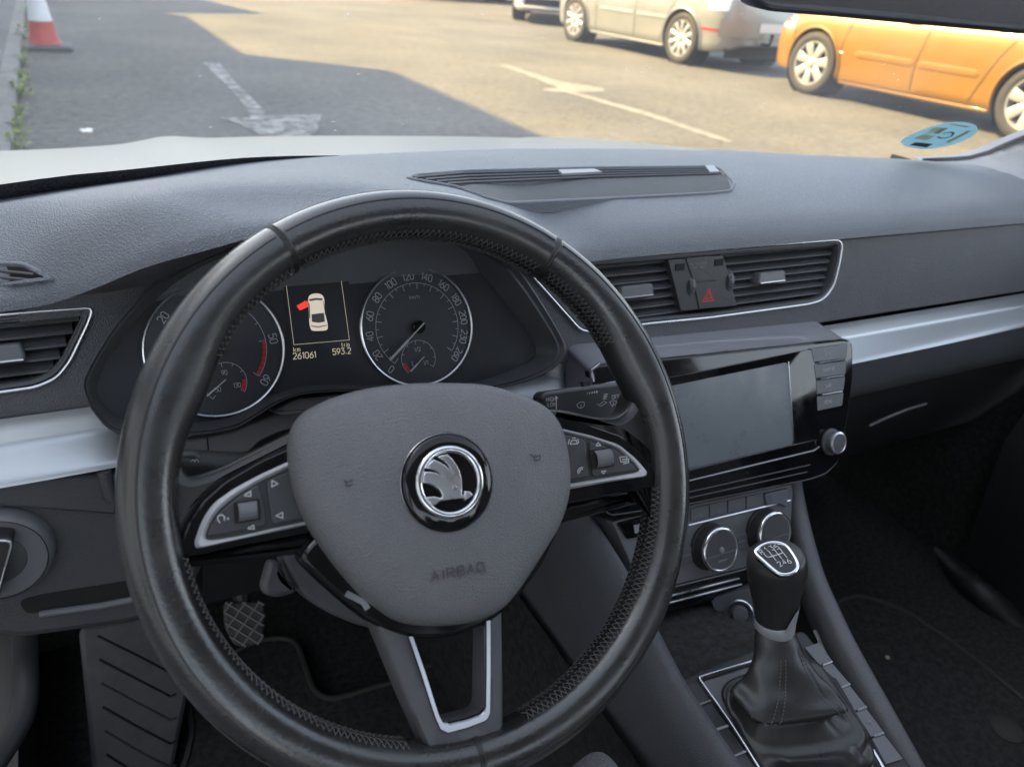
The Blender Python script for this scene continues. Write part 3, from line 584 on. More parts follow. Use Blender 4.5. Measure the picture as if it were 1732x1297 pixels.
ROWS = [[(x, y + 0.012, z - 0.03) for x, y, z in WB], WB,
 [(-0.35, 0.49, -0.197), (-0.2, 0.60, -0.195), (-0.057, 0.69, -0.194), (0.026, 0.72, -0.19), (0.164, 0.75, -0.186), (0.324, 0.78, -0.188), (0.495, 0.79, -0.191), (0.8, 0.78, -0.191), (1.1, 0.76, -0.192), (1.3, 0.70, -0.195), (1.5, 0.62, -0.2)],
 [(-0.35, 0.48, -0.196), (-0.2, 0.58, -0.193), (-0.06, 0.655, -0.19), (0, 0.632, -0.175), (0.04, 0.603, -0.162), (0.076, 0.588, -0.154), (0.138, 0.59, -0.1535), (0.18, 0.59, -0.1545), (0.25, 0.60, -0.165), (0.32, 0.63, -0.18), (0.4, 0.66, -0.191), (0.6, 0.68, -0.194), (1.2, 0.67, -0.194), (1.5, 0.60, -0.2)],
 [(-0.35, 0.48, -0.205), (-0.2, 0.57, -0.208), (-0.06, 0.605, -0.208), (0, 0.574, -0.175), (0.036, 0.552, -0.1585), (0.077, 0.538, -0.1575), (0.128, 0.535, -0.159), (0.18, 0.535, -0.158), (0.25, 0.54, -0.162), (0.32, 0.56, -0.182), (0.38, 0.595, -0.205), (0.45, 0.605, -0.209), (1.5, 0.605, -0.209)],
 [(-0.35, 0.48, -0.225), (-0.2, 0.565, -0.228), (-0.06, 0.580, -0.228), (-0.03, 0.565, -0.218), (0, 0.542, -0.200), (0.03, 0.52, -0.182), (0.066, 0.508, -0.170), (0.1, 0.503, -0.163), (0.17, 0.5, -0.158), (0.24, 0.503, -0.163), (0.29, 0.51, -0.175), (0.33, 0.525, -0.192), (0.37, 0.55, -0.212), (0.41, 0.574, -0.226), (0.45, 0.580, -0.228), (1.5, 0.580, -0.228)],
 [(-0.35, 0.48, -0.233), (-0.2, 0.565, -0.2365), (-0.06, 0.577, -0.2365), (-0.03, 0.562, -0.228), (0, 0.537, -0.209), (0.03, 0.517, -0.190), (0.066, 0.505, -0.177), (0.1, 0.5, -0.168), (0.17, 0.497, -0.163), (0.24, 0.5, -0.168), (0.29, 0.507, -0.181), (0.33, 0.522, -0.200), (0.37, 0.547, -0.221), (0.41, 0.571, -0.235), (0.45, 0.577, -0.2365), (1.5, 0.577, -0.2365)],
 [(-0.35, 0.50, -0.25), (-0.2, 0.59, -0.25), (-0.06, 0.60, -0.25), (0, 0.58, -0.225), (0.066, 0.575, -0.195), (0.1, 0.575, -0.184), (0.17, 0.575, -0.176), (0.24, 0.575, -0.184), (0.33, 0.58, -0.215), (0.41, 0.595, -0.245), (0.45, 0.60, -0.25), (1.5, 0.60, -0.25)]]
FN = [rowfn(r) for r in ROWS]
NX = 200; XS = [-0.34 + (1.82) * i / (NX - 1) for i in range(NX)]
cols = []
for x in XS:
    P = [Vector((x, *f(x))) for f in FN]
    body = cr(P[1:7], 34, False); cols.append([P[0]] + body + [P[7]])
def padz(x, y):                                                      # height of the pad at a place
    i = min(range(NX), key=lambda i: abs(XS[i] - x)); c = cols[i]
    for a, b in zip(c, c[1:]):
        if (a.y - y) * (b.y - y) <= 0 and a.y != b.y: return a.z + (b.z - a.z) * (y - a.y) / (b.y - a.y)
    return -0.2
mb = MB(); mb.loops(list(map(list, cols)), False); mb.build('top_pad', 'dash', dash, 50)
def drop(x):
    p = [(-.05, .002), (-.02, .008), (.0, .018), (.03, .026), (.07, .018), (.11, .012), (.25, .012), (.33, .03), (.42, .03)]
    for (a, u), (b, v) in zip(p, p[1:]):
        if x <= b: return u + (v - u) * max(0, x - a) / (b - a)
    return p[-1][1]
mb = MB(); mb.loops([[Vector((x, FN[6](x)[0] + .034 * t, FN[6](x)[1] - drop(x) * t ** .8)) for t in [j / 6 for j in range(7)]] for x in [-0.05 + .47 * i / 60 for i in range(61)]], False); mb.build('hood_lining', 'fascia', dash, 50)
mb = MB(); mb.loops([[Vector((x, max(.579, FN[6](x)[0] + .003), z)) for z in (FN[6](x)[1] - .004, -.215 + min(0, FN[6](x)[1] + .211), -.246)] for x in [-0.05 + .47 * i / 40 for i in range(41)]], False); mb.build('fascia_upper', 'fascia', dash, 30)
# upright fascia with the two vent openings
FT, FB = Vector((0, 0.582, -0.240)), Vector((0, 0.560, -0.334)); fv = (FT - FB).normalized()
FP = Plane(FT, Vector((1, 0, 0)).cross(fv), (1, 0, 0))
if FP.n.y > 0: FP = Plane(FT, -FP.n, (1, 0, 0))
x0, x1 = -0.34, 1.48
fa = plate('fascia', [Vector((x0, FT.y, FT.z)), Vector((x1, FT.y, FT.z)), Vector((x1, FB.y, FB.z)), Vector((x0, FB.y, FB.z))], 0.06, 'fascia', dash, 0.0)
RV = [(884, 449), (1010, 438), (1150, 427), (1425, 405), (1421, 440), (1410, 485), (1392, 507), (1370, 514), (1200, 537), (1098, 547), (985, 562)]
LV = [(-90, 541), (60, 527), (158, 520), (150, 545), (118, 612), (95, 640), (60, 655), (-90, 676)]
def inset_px(pts, h, d): 
    P = FP.ats(pts, h); n = newell(P); return inset(P, n, d)
cuts = []
for L in (RV, LV):
    P = rounded(inset_px(L, 0.0, 0.0055), 0.006); n = FP.n
    b2 = MB(); b2.loops([[p + n * .02 for p in P], [p - n * .045 for p in P]], True, True, True); c_ = b2.build('cutter', 'black', None, 0); cuts.append(c_)
fa.location = -worldloc(dash); bpy.context.view_layer.update()
cut(fa, cuts)
def vent(name, L, slats, xr, tab_px, chrome_closed=True):
    P = rounded(FP.ats(L, 0.002), 0.007); n = FP.n
    Pi = rounded(inset_px(L, 0.0018, 0.0048), 0.006)
    mb = MB(); frame('', inset(P, newell(P), 0.0012), Pi, 0.004, None, bevel=0.0012, mb=mb, n=140, depth_in=0.03); v = mb.build(name, 'trim', dash)
    mb = MB(); mb.tube(lin(FP.ats(rounded([Vector((p[0], p[1], 0)) for p in L], 14), 0.0025), 160), 0.0014, True, 8); mb.build('chrome_trim', 'chrome', v, 60)
    mb = MB(); b3 = rounded(inset_px(L, -0.040, 0.003), 0.004); mb.add(b3, [tuple(range(len(b3)))]); mb.build('duct', 'seamblack', v, 0)
    top = min(p[1] for p in L)
    zs = [FP.at(p[0], p[1]).z for p in L]; zt, zb = max(zs) - 0.0055, min(zs) + 0.0055
    for i in range(slats):
        z = zt + (zb - zt) * (i + 0.62) / slats; y = FT.y + (z - FT.z) * (FB.y - FT.y) / (FB.z - FT.z)
        # clip the slat to the sloping ends of the opening
        xa, xb = xr(z); mb = MB()
        prof = [(0.004, 0.0), (0.0055, 0.0012), (0.005, 0.0026), (0.026, 0.0072), (0.027, 0.0052), (0.0075, -0.0006)]
        r0 = [Vector((xa, y + a, z + b)) for a, b in prof]; r1 = [Vector((xb, y + a, z + b)) for a, b in prof]
        mb.loops([r0, r1], True, True, True); mb.build('slat', 'trim', v, 40)
    for tp in tab_px:
        c = FP.at(*tp, 0.0); mb = MB(); T_ = Plane(c + Vector((0, -0.003, 0.002)), (0, -0.95, 0.3)); w2 = 0.0215
        pr = [T_.xy(-w2, -0.0065), T_.xy(w2, -0.0065), T_.xy(w2 * .92, 0.0065), T_.xy(-w2 * .92, 0.0065)]
        plate('', rounded(pr, 0.003), 0.018, None, bevel=0.0018, mb=mb); tb = mb.build('direction_tab', 'greybutton', v, 50)
        mb = MB(); plate('', rounded([T_.xy(-w2 * .9, -0.0062, .0006), T_.xy(w2 * .95, -0.0062, .0006), T_.xy(w2 * .93, -0.0042, .0006), T_.xy(-w2 * .88, -0.0042, .0006)], 0.001), 0.002, None, bevel=0.0006, mb=mb); mb.build('tab_trim', 'darkchrome', tb, 50)
    return v
def lineX(p, q):                                                     # x of a sloping edge at height z
    A, B = FP.at(*p), FP.at(*q)
    return lambda z: A.x + (B.x - A.x) * (z - A.z) / (B.z - A.z)
lr, ll = lineX((1425, 405), (1396, 508)), lineX((884, 449), (985, 562))
vr = vent('air_vent', RV, 7, lambda z: (ll(z) + 0.004, lr(z) - 0.005), [(1303, 470), (1075, 494)])
l2 = lineX((158, 520), (100, 636))
vent('air_vent', LV, 5, lambda z: (-0.16, l2(z) - 0.004), [(-18, 603)])
# hazard switch block between the vents
SP = Plane(FP.P + FP.n * 0.0012, FP.n)
mb = MB(); plate('', rounded(SP.ats([(1130, 440), (1223, 432), (1247, 517), (1152, 526)]), 0.001), 0.012, None, bevel=0.0006, mb=mb); sb = mb.build('switch_block', 'button', dash)
for q, L in enumerate(([(1160, 437), (1204, 433), (1213, 474), (1174, 477)], [(1174, 479), (1213, 475), (1220, 519), (1183, 522)])):
    mb = MB(); plate('', rounded(SP.ats(L, 0.0012), 0.0008), 0.004, None, bevel=0.0005, mb=mb); kb = mb.build('hazard_button' if q else 'airbag_warning_lamp', 'button', sb)
    if q:
        mb = MB()
        for k_ in (1.0, 0.56): 
            c = SP.at(1198.5, 499.5, 0.0015); mb.ribbon([c + SP.u * (a * k_) + SP.v * (b * k_) for a, b in ((-.0075, -.0062), (.0075, -.0062), (0, .0078))], SP.n, 0.0009, 0, True)
        mb.build('hazard_symbol', 'redlit', kb, 0, recalc=False)
    else:
        mb = MB(); letters(mb, 'PASSENGER', SP.at(1181, 446, 0.0015), SP.u, SP.v, 0.0026, SP.n, 0.0004); letters(mb, 'AIR BAG', SP.at(1182, 452, 0.0015), SP.u, SP.v, 0.0026, SP.n, 0.0004); mb.build('lettering', 'dim', kb, 0, recalc=False)
for px in ((1158, 482), (1223, 474)):
    c = SP.at(px[0], px[1], -0.0108); mb = MB(); ax = SP.u
    mb.lathe(c - ax * 0.004, ax, [(0.0, 0), (0.0135, 0), (0.0142, 0.001), (0.0142, 0.007), (0.0135, 0.008), (0, 0.008)], 40, SP.v); tw = mb.build('thumb_wheel', 'trim', sb, 40)
    mb = MB()
    for i in range(7):
        a = rad(-62 + i * 21); e = SP.n * math.cos(a) + SP.v * math.sin(a); mb.box(c + e * 0.0142, ax * 0.0013, e * 0.0008, (e.cross(ax)) * 0.0011)
    mb.build('thumb_wheel_grip', 'greybutton', tw, 0)
    mb = MB(); q_ = SP.at(px[0] - (8 if px[0] < 1200 else 7), px[1] - 30, 0.0002); mb.box(q_, SP.u * .006, SP.v * .0035, SP.n * .0005); mb.build('thumb_wheel_slot', 'seamblack', tw, 0)
# brushed metal strip, full width
def drow(yl, yr_, zl, z0, z3, z5, zr): return [(-.34, yl, zl), (.012, yl, z0), (.06, yl + .028, z0 - .002), (.36, yl + .028, z3 - .002), (.43, yl, z5), (1.48, yr_, zr)]
DR = [drow(.564, .564, -.305, -.311, -.327, -.338, -.340), drow(.563, .563, -.312, -.318, -.333, -.345, -.345), drow(.559, .559, -.323, -.328, -.345, -.358, -.355), drow(.556, .556, -.326, -.331, -.348, -.361, -.358), drow(.533, .533, -.339, -.343, -.365, -.380, -.370), drow(.536, .536, -.344, -.348, -.370, -.385, -.374), drow(.56, .56, -.35, -.354, -.376, -.392, -.38)]
DF = [rowfn(r) for r in DR]; mb = MB(); mb.loops([cr([Vector((x, *f(x))) for f in DF], 26, False) for x in [-0.34 + 1.82 * i / 80 for i in range(81)]], False); mb.build('decor_strip', 'decor', dash, 40)
mb = MB(); mb.tube([Vector((x, 0.566, FB.z + 0.0005)) for x in (-0.34, 0.2, 0.5, 1.48)], 0.004, False, 6); mb.build('shadow_gap', 'seamblack', dash, 40)
CTP = tplane((0, 0.545, -0.35), 12)
mb = MB(); plate('', rounded(CTP.ats([(288, 748), (352, 740), (388, 733), (430, 716), (466, 702), (640, 676), (650, 720), (505, 722), (470, 732), (440, 746), (420, 765), (352, 774), (288, 780)]), .002), .02, None, bevel=.0015, mb=mb); ctm = mb.build('column_trim', 'trimlight', dash, 50)
mb = MB(); mb.ribbon(CTP.ats([(350, 738), (354, 776)], .0004), CTP.n, .0012); mb.build('trim_joint', 'seamblack', ctm, 0)
# lower passenger side: apron above the glovebox, then the lid
def sect(prof, xa, xb, name, m_, n=24, par=dash):
    mb = MB(); mb.loops([[Vector((x, a, b)) for a, b in prof] for x in [xa + (xb - xa) * i / n for i in range(n + 1)]], False); return mb.build(name, m_, par, 40)
sect([(0.562, -0.374), (0.550, -0.380), (0.545, -0.395), (0.547, -0.43), (0.555, -0.452), (0.566, -0.462), (0.60, -0.468)], 0.40, 1.48, 'lower_apron', 'fascia')
gl = sect([(0.582, -0.452), (0.575, -0.46), (0.575, -0.48), (0.60, -0.56), (0.64, -0.64), (0.66, -0.66), (0.74, -0.67)], 0.735, 1.46, 'glovebox_lid', 'black')
mb = MB(); mb.tube([PY(1470, 720, .566), PY(1500, 706, .562), PY(1535, 692, .56), PY(1566, 683, .565)], 0.0022, False, 6); mb.build('lid_edge_highlight', 'trimlight', gl)  # pale rod put in as the highlight along the lid
# driver's knee panel
KP = tplane((0, 0.535, -0.36), 5)
kp = plate('knee_panel', rounded(KP.ats([(-160, 815), (0, 806), (190, 799), (215, 780), (360, 772), (380, 870), (330, 1000), (245, 1054), (22, 1086), (-60, 1062), (-160, 1030)]), 0.015), 0.05, 'knee', dash, 0.008, smooth=60)
mb = MB(); plate('', KP.ats([(-160, 846), (196, 872), (200, 862), (200, 803), (0, 809), (-160, 818)], 0.004), 0.01, None, bevel=0.003, mb=mb); mb.build('knee_panel_step', 'knee', kp, 50)
mb = MB(); mb.tube(KP.ats([(66, 1038), (110, 1032), (170, 1024), (240, 1010)], 0.002), 0.003, False, 8); mb.build('pull_ledge', 'trimlight', kp, 50)
mb = MB(); plate('', rounded(KP.ats([(30, 1016), (66, 1006), (260, 975), (260, 1006), (70, 1034), (45, 1038)], 0.0006), 0.006), 0.001, None, bevel=0.0, mb=mb); mb.build('pull_recess_shade', 'seamblack', kp, 50)  # flat black sheet stands for the shade inside the pull
mb = MB(); mb.tube(KP.ats([(176, 795), (180, 815), (186, 838), (190, 842)], 0.004), 0.005, False, 8); mb.build('panel_corner', 'knee', kp, 50)
sect([(0.57, -0.40), (0.58, -0.45), (0.62, -0.55), (0.66, -0.62), (0.8, -0.66)], 0.05, 0.44, 'under_panel', 'black')
# speaker and defroster grille in the middle of the pad
from mathutils.bvhtree import BVHTree
_V = [p for c in cols for p in c]; _n = len(cols[0])
PADT = BVHTree.FromPolygons(_V, [(i * _n + j, i * _n + j + 1, (i + 1) * _n + j + 1, (i + 1) * _n + j) for i in range(NX - 1) for j in range(_n - 1)])
def PG(px, py, h=0.0):
    q, nn_, k, d = PADT.ray_cast(Vector((0, 0, 0)), ray(px, py).normalized())
    if q is None: return PZ(px, py, -.2)
    if nn_.z < 0: nn_ = -nn_
    return q + nn_ * h
GO = [(686, 302), (700, 297), (780, 290), (1000, 284), (1206, 282), (1222, 288), (1244, 311), (1238, 325), (1200, 329), (1040, 337), (860, 346), (826, 338), (770, 318), (715, 309)]
mb = MB(); frame('', rounded([PG(*p, .0022) for p in GO], 0.006), inset(rounded([PG(*p, .0022) for p in GO], 0.006), newell([PG(*p) for p in GO]), 0.0035), 0.012, None, bevel=0.0012, mb=mb, n=120, even=True); sg = mb.build('speaker_grille', 'dash', dash)
def padstrip(top, bot, h, n=40, m_=6):
    A = lin([Vector((x, y, 0)) for x, y in top], n, False); B = lin([Vector((x, y, 0)) for x, y in bot], n, False); mb = MB()
    return mb.loops([[PG(*a.lerp(b, j / m_).to_2d(), h) for j in range(m_ + 1)] for a, b in zip(A, B)], False)
padstrip([(772, 318), (800, 313.5), (1000, 304.5), (1212, 297.5), (1228, 297)], [(830, 338), (868, 343), (1040, 334), (1200, 326.5), (1236, 321)], .0010).build('speaker_mesh', 'mesh', sg)
padstrip([(694, 302), (780, 292.5), (1000, 286.5), (1206, 284.5), (1214, 288)], [(766, 316.5), (800, 313), (1000, 304), (1212, 297), (1222, 296)], .0006).build('defroster_slot', 'seamblack', sg, 0)
for k in range(4):
    t = (k + .5) / 4; A = [Vector((690, 301, 0)).lerp(Vector((765, 315, 0)), t), Vector((780, 292.5, 0)).lerp(Vector((800, 313, 0)), t), Vector((1000, 287, 0)).lerp(Vector((1000, 303.5, 0)), t), Vector((1204, 285, 0)).lerp(Vector((1210, 297, 0)), t)]
    mb = MB(); mb.tube([PG(a.x, a.y, .0012) for a in A], 0.0016, False, 6); mb.build('slat', 'fascia', sg)
mb = MB(); plate('', [PG(*p, .0060) for p in [(943, 296), (1003, 294), (1017, 299), (950, 303)]], 0.003, None, bevel=0.0005, mb=mb, toward=Vector((0, 0, 1))); mb.build('light_sensor', 'sensor', sg)
mb = MB(); plate('', [PG(*p, .0030) for p in [(1192, 284), (1206, 283), (1216, 294), (1200, 295)]], 0.003, None, bevel=0.0005, mb=mb, toward=Vector((0, 0, 1))); mb.build('end_piece', 'sensor', sg)
# side window demister at the left end
DP = Plane(PG(45, 462), (PG(60, 462) - PG(30, 462)).cross(PG(45, 450) - PG(45, 474)))
if DP.n.y > 0: DP = Plane(DP.P, -DP.n)
DO = [(-60, 436), (0, 440), (38, 441), (60, 452), (92, 473), (60, 478), (0, 486), (-60, 492)]
mb = MB(); frame('', rounded(DP.ats(DO, 0.003), 0.004), rounded(inset(DP.ats(DO, 0.003), newell(DP.ats(DO)), 0.004), 0.003), 0.02, None, bevel=0.0016, mb=mb); dm = mb.build('side_demister', 'dash', dash)
mb = MB(); P = inset(DP.ats(DO, 0.001), newell(DP.ats(DO)), 0.002); mb.add(P, [tuple(range(len(P)))]); mb.build('demister_slot', 'seamblack', dm, 0)
for a, b in (((-60, 452), (58, 464)), ((-60, 463), (72, 476)), ((-60, 476), (30, 481))):
    mb = MB(); mb.tube(DP.ats([a, b], 0.0018), 0.0012, False, 6); mb.build('slat', 'trim', dm)

# ================================================================ INSTRUMENT CLUSTER
CPL = tplane(PY(707, 553, 0.561), 25)
cl = empty('instrument_cluster', PY(560, 600, 0.56), 'two round dials and a small lit display behind the steering wheel', 'instrument cluster')
CO = [(140, 655), (148, 625), (180, 570), (215, 525), (262, 478), (330, 440), (400, 418), (500, 402), (600, 395), (700, 395), (780, 405), (850, 435), (882, 462), (915, 510), (948, 566), (957, 592), (948, 612), (930, 628), (880, 648), (800, 662), (700, 665), (600, 662), (520, 666), (470, 682), (430, 707), (390, 727), (310, 737), (205, 735), (160, 700)]
CI = [(163, 662), (170, 632), (200, 580), (235, 538), (275, 498), (340, 458), (405, 436), (500, 420), (600, 412), (700, 412), (770, 425), (820, 470), (845, 500), (872, 535), (900, 575), (907, 595), (900, 607), (885, 616), (840, 635), (780, 650), (700, 652), (600, 650), (515, 653), (455, 670), (415, 692), (375, 708), (310, 715), (215, 710), (182, 692)]
co = CPL.ats(CO, 0.022); ci = CPL.ats(CI, 0.0)
def lrp(a, b, t): return [p.lerp(q, t) for p, q in zip(a, b)]
hl = [[p - CPL.n * .06 for p in co], co, [p + CPL.n * .0022 for p in lrp(co, ci, .07)], [p + CPL.n * .0016 for p in lrp(co, ci, .2)], lrp(co, [p + CPL.n * .018 for p in ci], .38), [p + CPL.n * .001 for p in lrp(co, ci, .93)], ci]
mb = MB(); mb.loops([cr(r, 160) if k != 3 else cr(r, 160) for k, r in enumerate(hl)], True); hs = mb.build('housing', 'trim', cl, 28)
mb = MB(); P = cr(ci, 160); mb.add([p - CPL.n * .0005 for p in P], [tuple(range(160))]); face = mb.build('dial_face', 'lens', cl, 0)
def gauge(name, cpx, ticks, nums, a0, a1, redfrom, sub, needle, unit):
    c = CPL.at(cpx[0], cpx[1], 0.0012); U, N = CPL.u, CPL.n; Vv = CPL.v; R_ = 0.0515
    P = lambda a, r, h=0.0: c + (U * math.cos(a) + Vv * math.sin(a)) * r + N * h
    mb = MB(); mb.lathe(c, N, [(R_ * 1.0, -.001), (R_ * 1.0, .0008), (R_ * .985, .0016), (R_ * .965, .0010), (R_ * .955, -.001)], 96, U)
    g = mb.build(name, 'chrome', cl, 40)
    mb = MB(); mb.lathe(c, N, [(R_ * .956, -.0006), (0.0, -.0006)], 64, U); mb.build('dial_plate', 'dial', g, 0)
    mb = MB(); mb.ribbon([P(a0 + (a1 - a0) * i / 80, R_ * .73) for i in range(81)], N, .00045)
    nT = ticks * 2
    for i in range(nT + 1):
        a = a0 + (a1 - a0) * i / nT; mb.ribbon([P(a, R_ * .73 - .0002), P(a, R_ * (.63 if i % 2 == 0 else .68))], N, .00055 if i % 2 == 0 else .0004, 0.00003)
    mb.build('scale', 'gauge', g, 0, recalc=False)
    for i, s in enumerate(nums):
        mb = MB()
        a = a0 + (a1 - a0) * i / (len(nums) - 1); e = U * math.cos(a) + Vv * math.sin(a); t = N.cross(-e)
        letters(mb, s, P(a, R_ * .845), -N.cross(e), e, .0058, N, .0007, 0.0001, .8, 1.4); mb.build('numeral', 'gauge', g, 0, recalc=False)
    mb = MB(); letters(mb, unit, P(rad(90), R_ * .5), U, Vv, .003, N, .0003, 0.0001, .9, 1.4); mb.build('unit_lettering', 'gauge', g, 0, recalc=False)
    if redfrom is not None:
        mb = MB(); n_ = 7
        for i in range(n_):
            b0 = redfrom + (a1 - redfrom) * i / n_; b1 = redfrom + (a1 - redfrom) * (i + .86) / n_
            mb.add([P(b0, R_ * .67, .0002), P(b0, R_ * .725, .0002), P(b1, R_ * .725, .0002), P(b1, R_ * .67, .0002)], [(0, 1, 2, 3)])
        mb.build('red_zone', 'redprint', g, 0, recalc=False)
    # small dial
    sc = CPL.at(*sub[0], 0.0014); SPt = lambda a, r, h=0: sc + (U * math.cos(a) + Vv * math.sin(a)) * r + N * h; sr = .0155
    mb = MB(); s0, s1 = rad(225), rad(-35); mb.ribbon([SPt(s0 + (s1 - s0) * i / 40, sr) for i in range(41)], N, .0004)
    for i in range(9): a = s0 + (s1 - s0) * i / 8; mb.ribbon([SPt(a, sr), SPt(a, sr * (.78 if i % 4 == 0 else .86))], N, .0004, .00003)
    for s, (aa, r_) in sub[1]: letters(mb, s, SPt(rad(aa), sr * r_), U, Vv, .0034, N, .0004, .0001, .75, 1.2)
    mb.build('small_scale', 'gauge', g, 0, recalc=False)
    mb = MB(); q0, q1 = (s0, s0 - rad(32)) if sub[2] else (s1, s1 + rad(38)); mb.add([SPt(q0, sr * .78, .0002), SPt(q0, sr * .97, .0002), SPt((q0 + q1) / 2, sr * .97, .0002), SPt(q1, sr * .97, .0002), SPt(q1, sr * .78, .0002), SPt((q0 + q1) / 2, sr * .78, .0002)], [(0, 1, 2, 3, 4, 5)]); mb.build('red_zone', 'redprint', g, 0, recalc=False)
    def ndl(A, B, w0, w1, h):
        d = (B - A).normalized(); s = N.cross(d); mb = MB(); k_ = A + d * (B - A).length * .45
        plate('', [A - s * w0, k_ - s * w0, k_ + d * .002 - s * w1 * 1.2, B - s * w1, B + s * w1, k_ + d * .002 + s * w1 * 1.2, k_ + s * w0, A + s * w0], .0008, None, bevel=.0001, mb=mb, toward=N); return mb
    A, B = CPL.at(*needle[0], .006), CPL.at(*needle[1], .006); ndl(A, B, .0006, .0009, 0).build('needle', 'gauge', g, 0)
    mb = MB(); mb.lathe(c, N, [(.0055, .001), (.0055, .004), (.0048, .0046), (0, .0046)], 32, U); mb.build('needle_hub', 'gloss', g)
    A, B = CPL.at(*needle[2], .004), CPL.at(*needle[3], .004); ndl(A, B, .0004, .0006, 0).build('small_needle', 'gauge', g, 0)
    return g
gauge('speedometer', (707, 553), 13, ['0', '20', '40', '60', '80', '100', '120', '140', '160', '180', '200', '230', '260'], rad(229), rad(-40), None, ((708, 606), [('1/2', (90, .5)), ('E', (215, .45)), ('1/1', (-38, .5))], True), ((718, 546), (660, 609), (718, 603), (695, 628)), 'km/h')
gauge('tachometer', (365, 592), 6, ['0', '10', '20', '30', '40', '50', '60'], rad(229), rad(-40), rad(5), ((382, 647), [('90', (90, .5)), ('50', (215, .5)), ('130', (-22, .55))], False), ((372, 588), (318, 640), (382, 642), (350, 670)), 'rpm')
# lit display
mb = MB(); P = CPL.ats([(478, 470), (588, 464), (606, 612), (495, 622)], 0.0006); mb.add(P, [(0, 1, 2, 3)]); dsp = mb.build('display', 'lens', cl, 0)
mb = MB(); mb.ribbon(CPL.ats([(484, 480), (577, 473), (591, 575), (497, 583)], .001), CPL.n, .00035, 0, True); mb.build('display_frame', 'amber', dsp, 0, recalc=False)
def dpx(x, y, h=.001): return CPL.at(480 + x * .1963, 460 + y * .1963, h)
mb = MB(); P = [dpx(*p) for p in [(210, 235), (225, 200), (275, 185), (325, 195), (348, 232), (352, 300), (362, 380), (376, 440), (378, 490), (350, 505), (270, 508), (238, 500), (222, 450), (216, 350), (212, 280)]]; mb.add(cr(P, 48), [tuple(range(48))]); mb.build('display_car', 'cream', dsp, 0)
mb = MB()
for L in ([(218, 235), (275, 225), (335, 228), (332, 245), (275, 242), (225, 252)], [(240, 365), (345, 352), (355, 428), (300, 438), (242, 430)], [(213, 262), (222, 275), (228, 400), (220, 400)], [(340, 255), (345, 255), (362, 370), (356, 372)], [(236, 462), (300, 470), (372, 455), (372, 462), (300, 478), (238, 470)]):
    P = [dpx(*p, .0013) for p in L]; mb.add(P, [tuple(range(len(P)))])
mb.build('display_car_glass', 'dispgrey', dsp, 0, recalc=False)
mb = MB(); P = [dpx(*p, .0013) for p in [(110, 290), (180, 252), (176, 246), (215, 258), (216, 298), (140, 332), (125, 315)]]; mb.add(P, [tuple(range(7))]); mb.build('open_door_symbol', 'dispred', dsp, 0)
mb = MB(); Ud = (CPL.at(590, 600) - CPL.at(500, 607)).normalized(); Vd = CPL.n.cross(Ud)
letters(mb, '261061', CPL.at(515, 601, .001), Ud, Vd, .0047, CPL.n, .0006, 0, .85, 1.6); letters(mb, '593.2', CPL.at(578, 594, .001), Ud, Vd, .0047, CPL.n, .0006, 0, .8, 1.6)
letters(mb, 'km', CPL.at(502, 591, .001), Ud, Vd, .0036, CPL.n, .0004, 0, .9, 1.3); letters(mb, 'trip', CPL.at(584, 583, .001), Ud, Vd, .0034, CPL.n, .0004, 0, .7, 1.2); mb.build('display_figures', 'amber', dsp, 0, recalc=False)
# reset button strip under the dials
BP = tplane(PY(560, 680, 0.535), 25)
mb = MB(); plate('', rounded(BP.ats([(460, 696), (478, 686), (500, 675), (560, 668), (660, 661), (760, 661), (760, 690), (620, 690), (478, 703)]), .003), .02, None, bevel=.0015, mb=mb); rb = mb.build('reset_button', 'trimlight', cl)
word('lettering', '0.0 / SET', BP.at(583, 673, .0003), BP.u, BP.v, .0046, BP.n, 'white', rb, .0003, .0004, .75)

# ================================================================ INFOTAINMENT UNIT
UP = tplane(PY(1333, 613, 0.512), 24)
inf = empty('infotainment_unit', PY(1250, 700, 0.53), 'gloss black infotainment unit with a blank grey touchscreen right of the steering wheel', 'infotainment unit')
UO = [(1003, 640), (1000, 625), (1012, 617), (1180, 600), (1430, 573), (1443, 580), (1443, 640), (1436, 700), (1420, 780), (1400, 800), (1372, 810), (1175, 850), (1030, 872), (1005, 780)]
P = rounded(UP.ats(UO, .004), .008); n = UP.n
bz_ = MB(); plate('', P, .012, None, bevel=.0025, mb=bz_); bez = bz_.build('bezel', 'gloss', inf, 40)
mb = MB(); mb.tube(lin([p + n * (-.0028) for p in inset(P, newell(P), -.0006)], 150), .0009, True, 6); mb.build('edge_trim', 'shelledge', bez, 60)
Pb = [p + Vector((0, .052, .004)) for p in P]; mb = MB(); mb.loops([[p - n * .003 for p in P], [p + Vector((0, .044, .002)) for p in P], Pb], True, False, True); mb.build('top_shell', 'shell', inf, 50)
# recessed screen: sloping walls around it
so4 = UP.ats([(1030, 660), (1376, 590), (1388, 742), (1060, 822)], .0062); si4 = UP.ats([(1060, 668), (1334, 612), (1342, 751), (1080, 812)], .0050)
mb = MB(); frame('', so4, si4, .004, None, bevel=.0003, mb=mb, n=80, even=True); mb.build('screen_surround', 'gloss', inf, 30)
mb = MB(); mb.add([p - n * .0004 for p in UP.ats([(1055, 668), (1334, 612), (1342, 751), (1078, 814)], .0052)], [(0, 1, 2, 3)]); mb.build('touchscreen', 'screen', inf, 0)
mb = MB(); mb.ribbon(UP.ats([(1080, 814), (1343, 752), (1334, 611)], .0064), n, .0007); mb.build('screen_edge', 'darkchrome', inf, 0)
mb = MB(); mb.tube(UP.ats([(1165, 813), (1280, 785), (1376, 762), (1386, 755)], .0045), .0011, False, 6); mb.build('lower_ridge', 'darkchrome', bez)
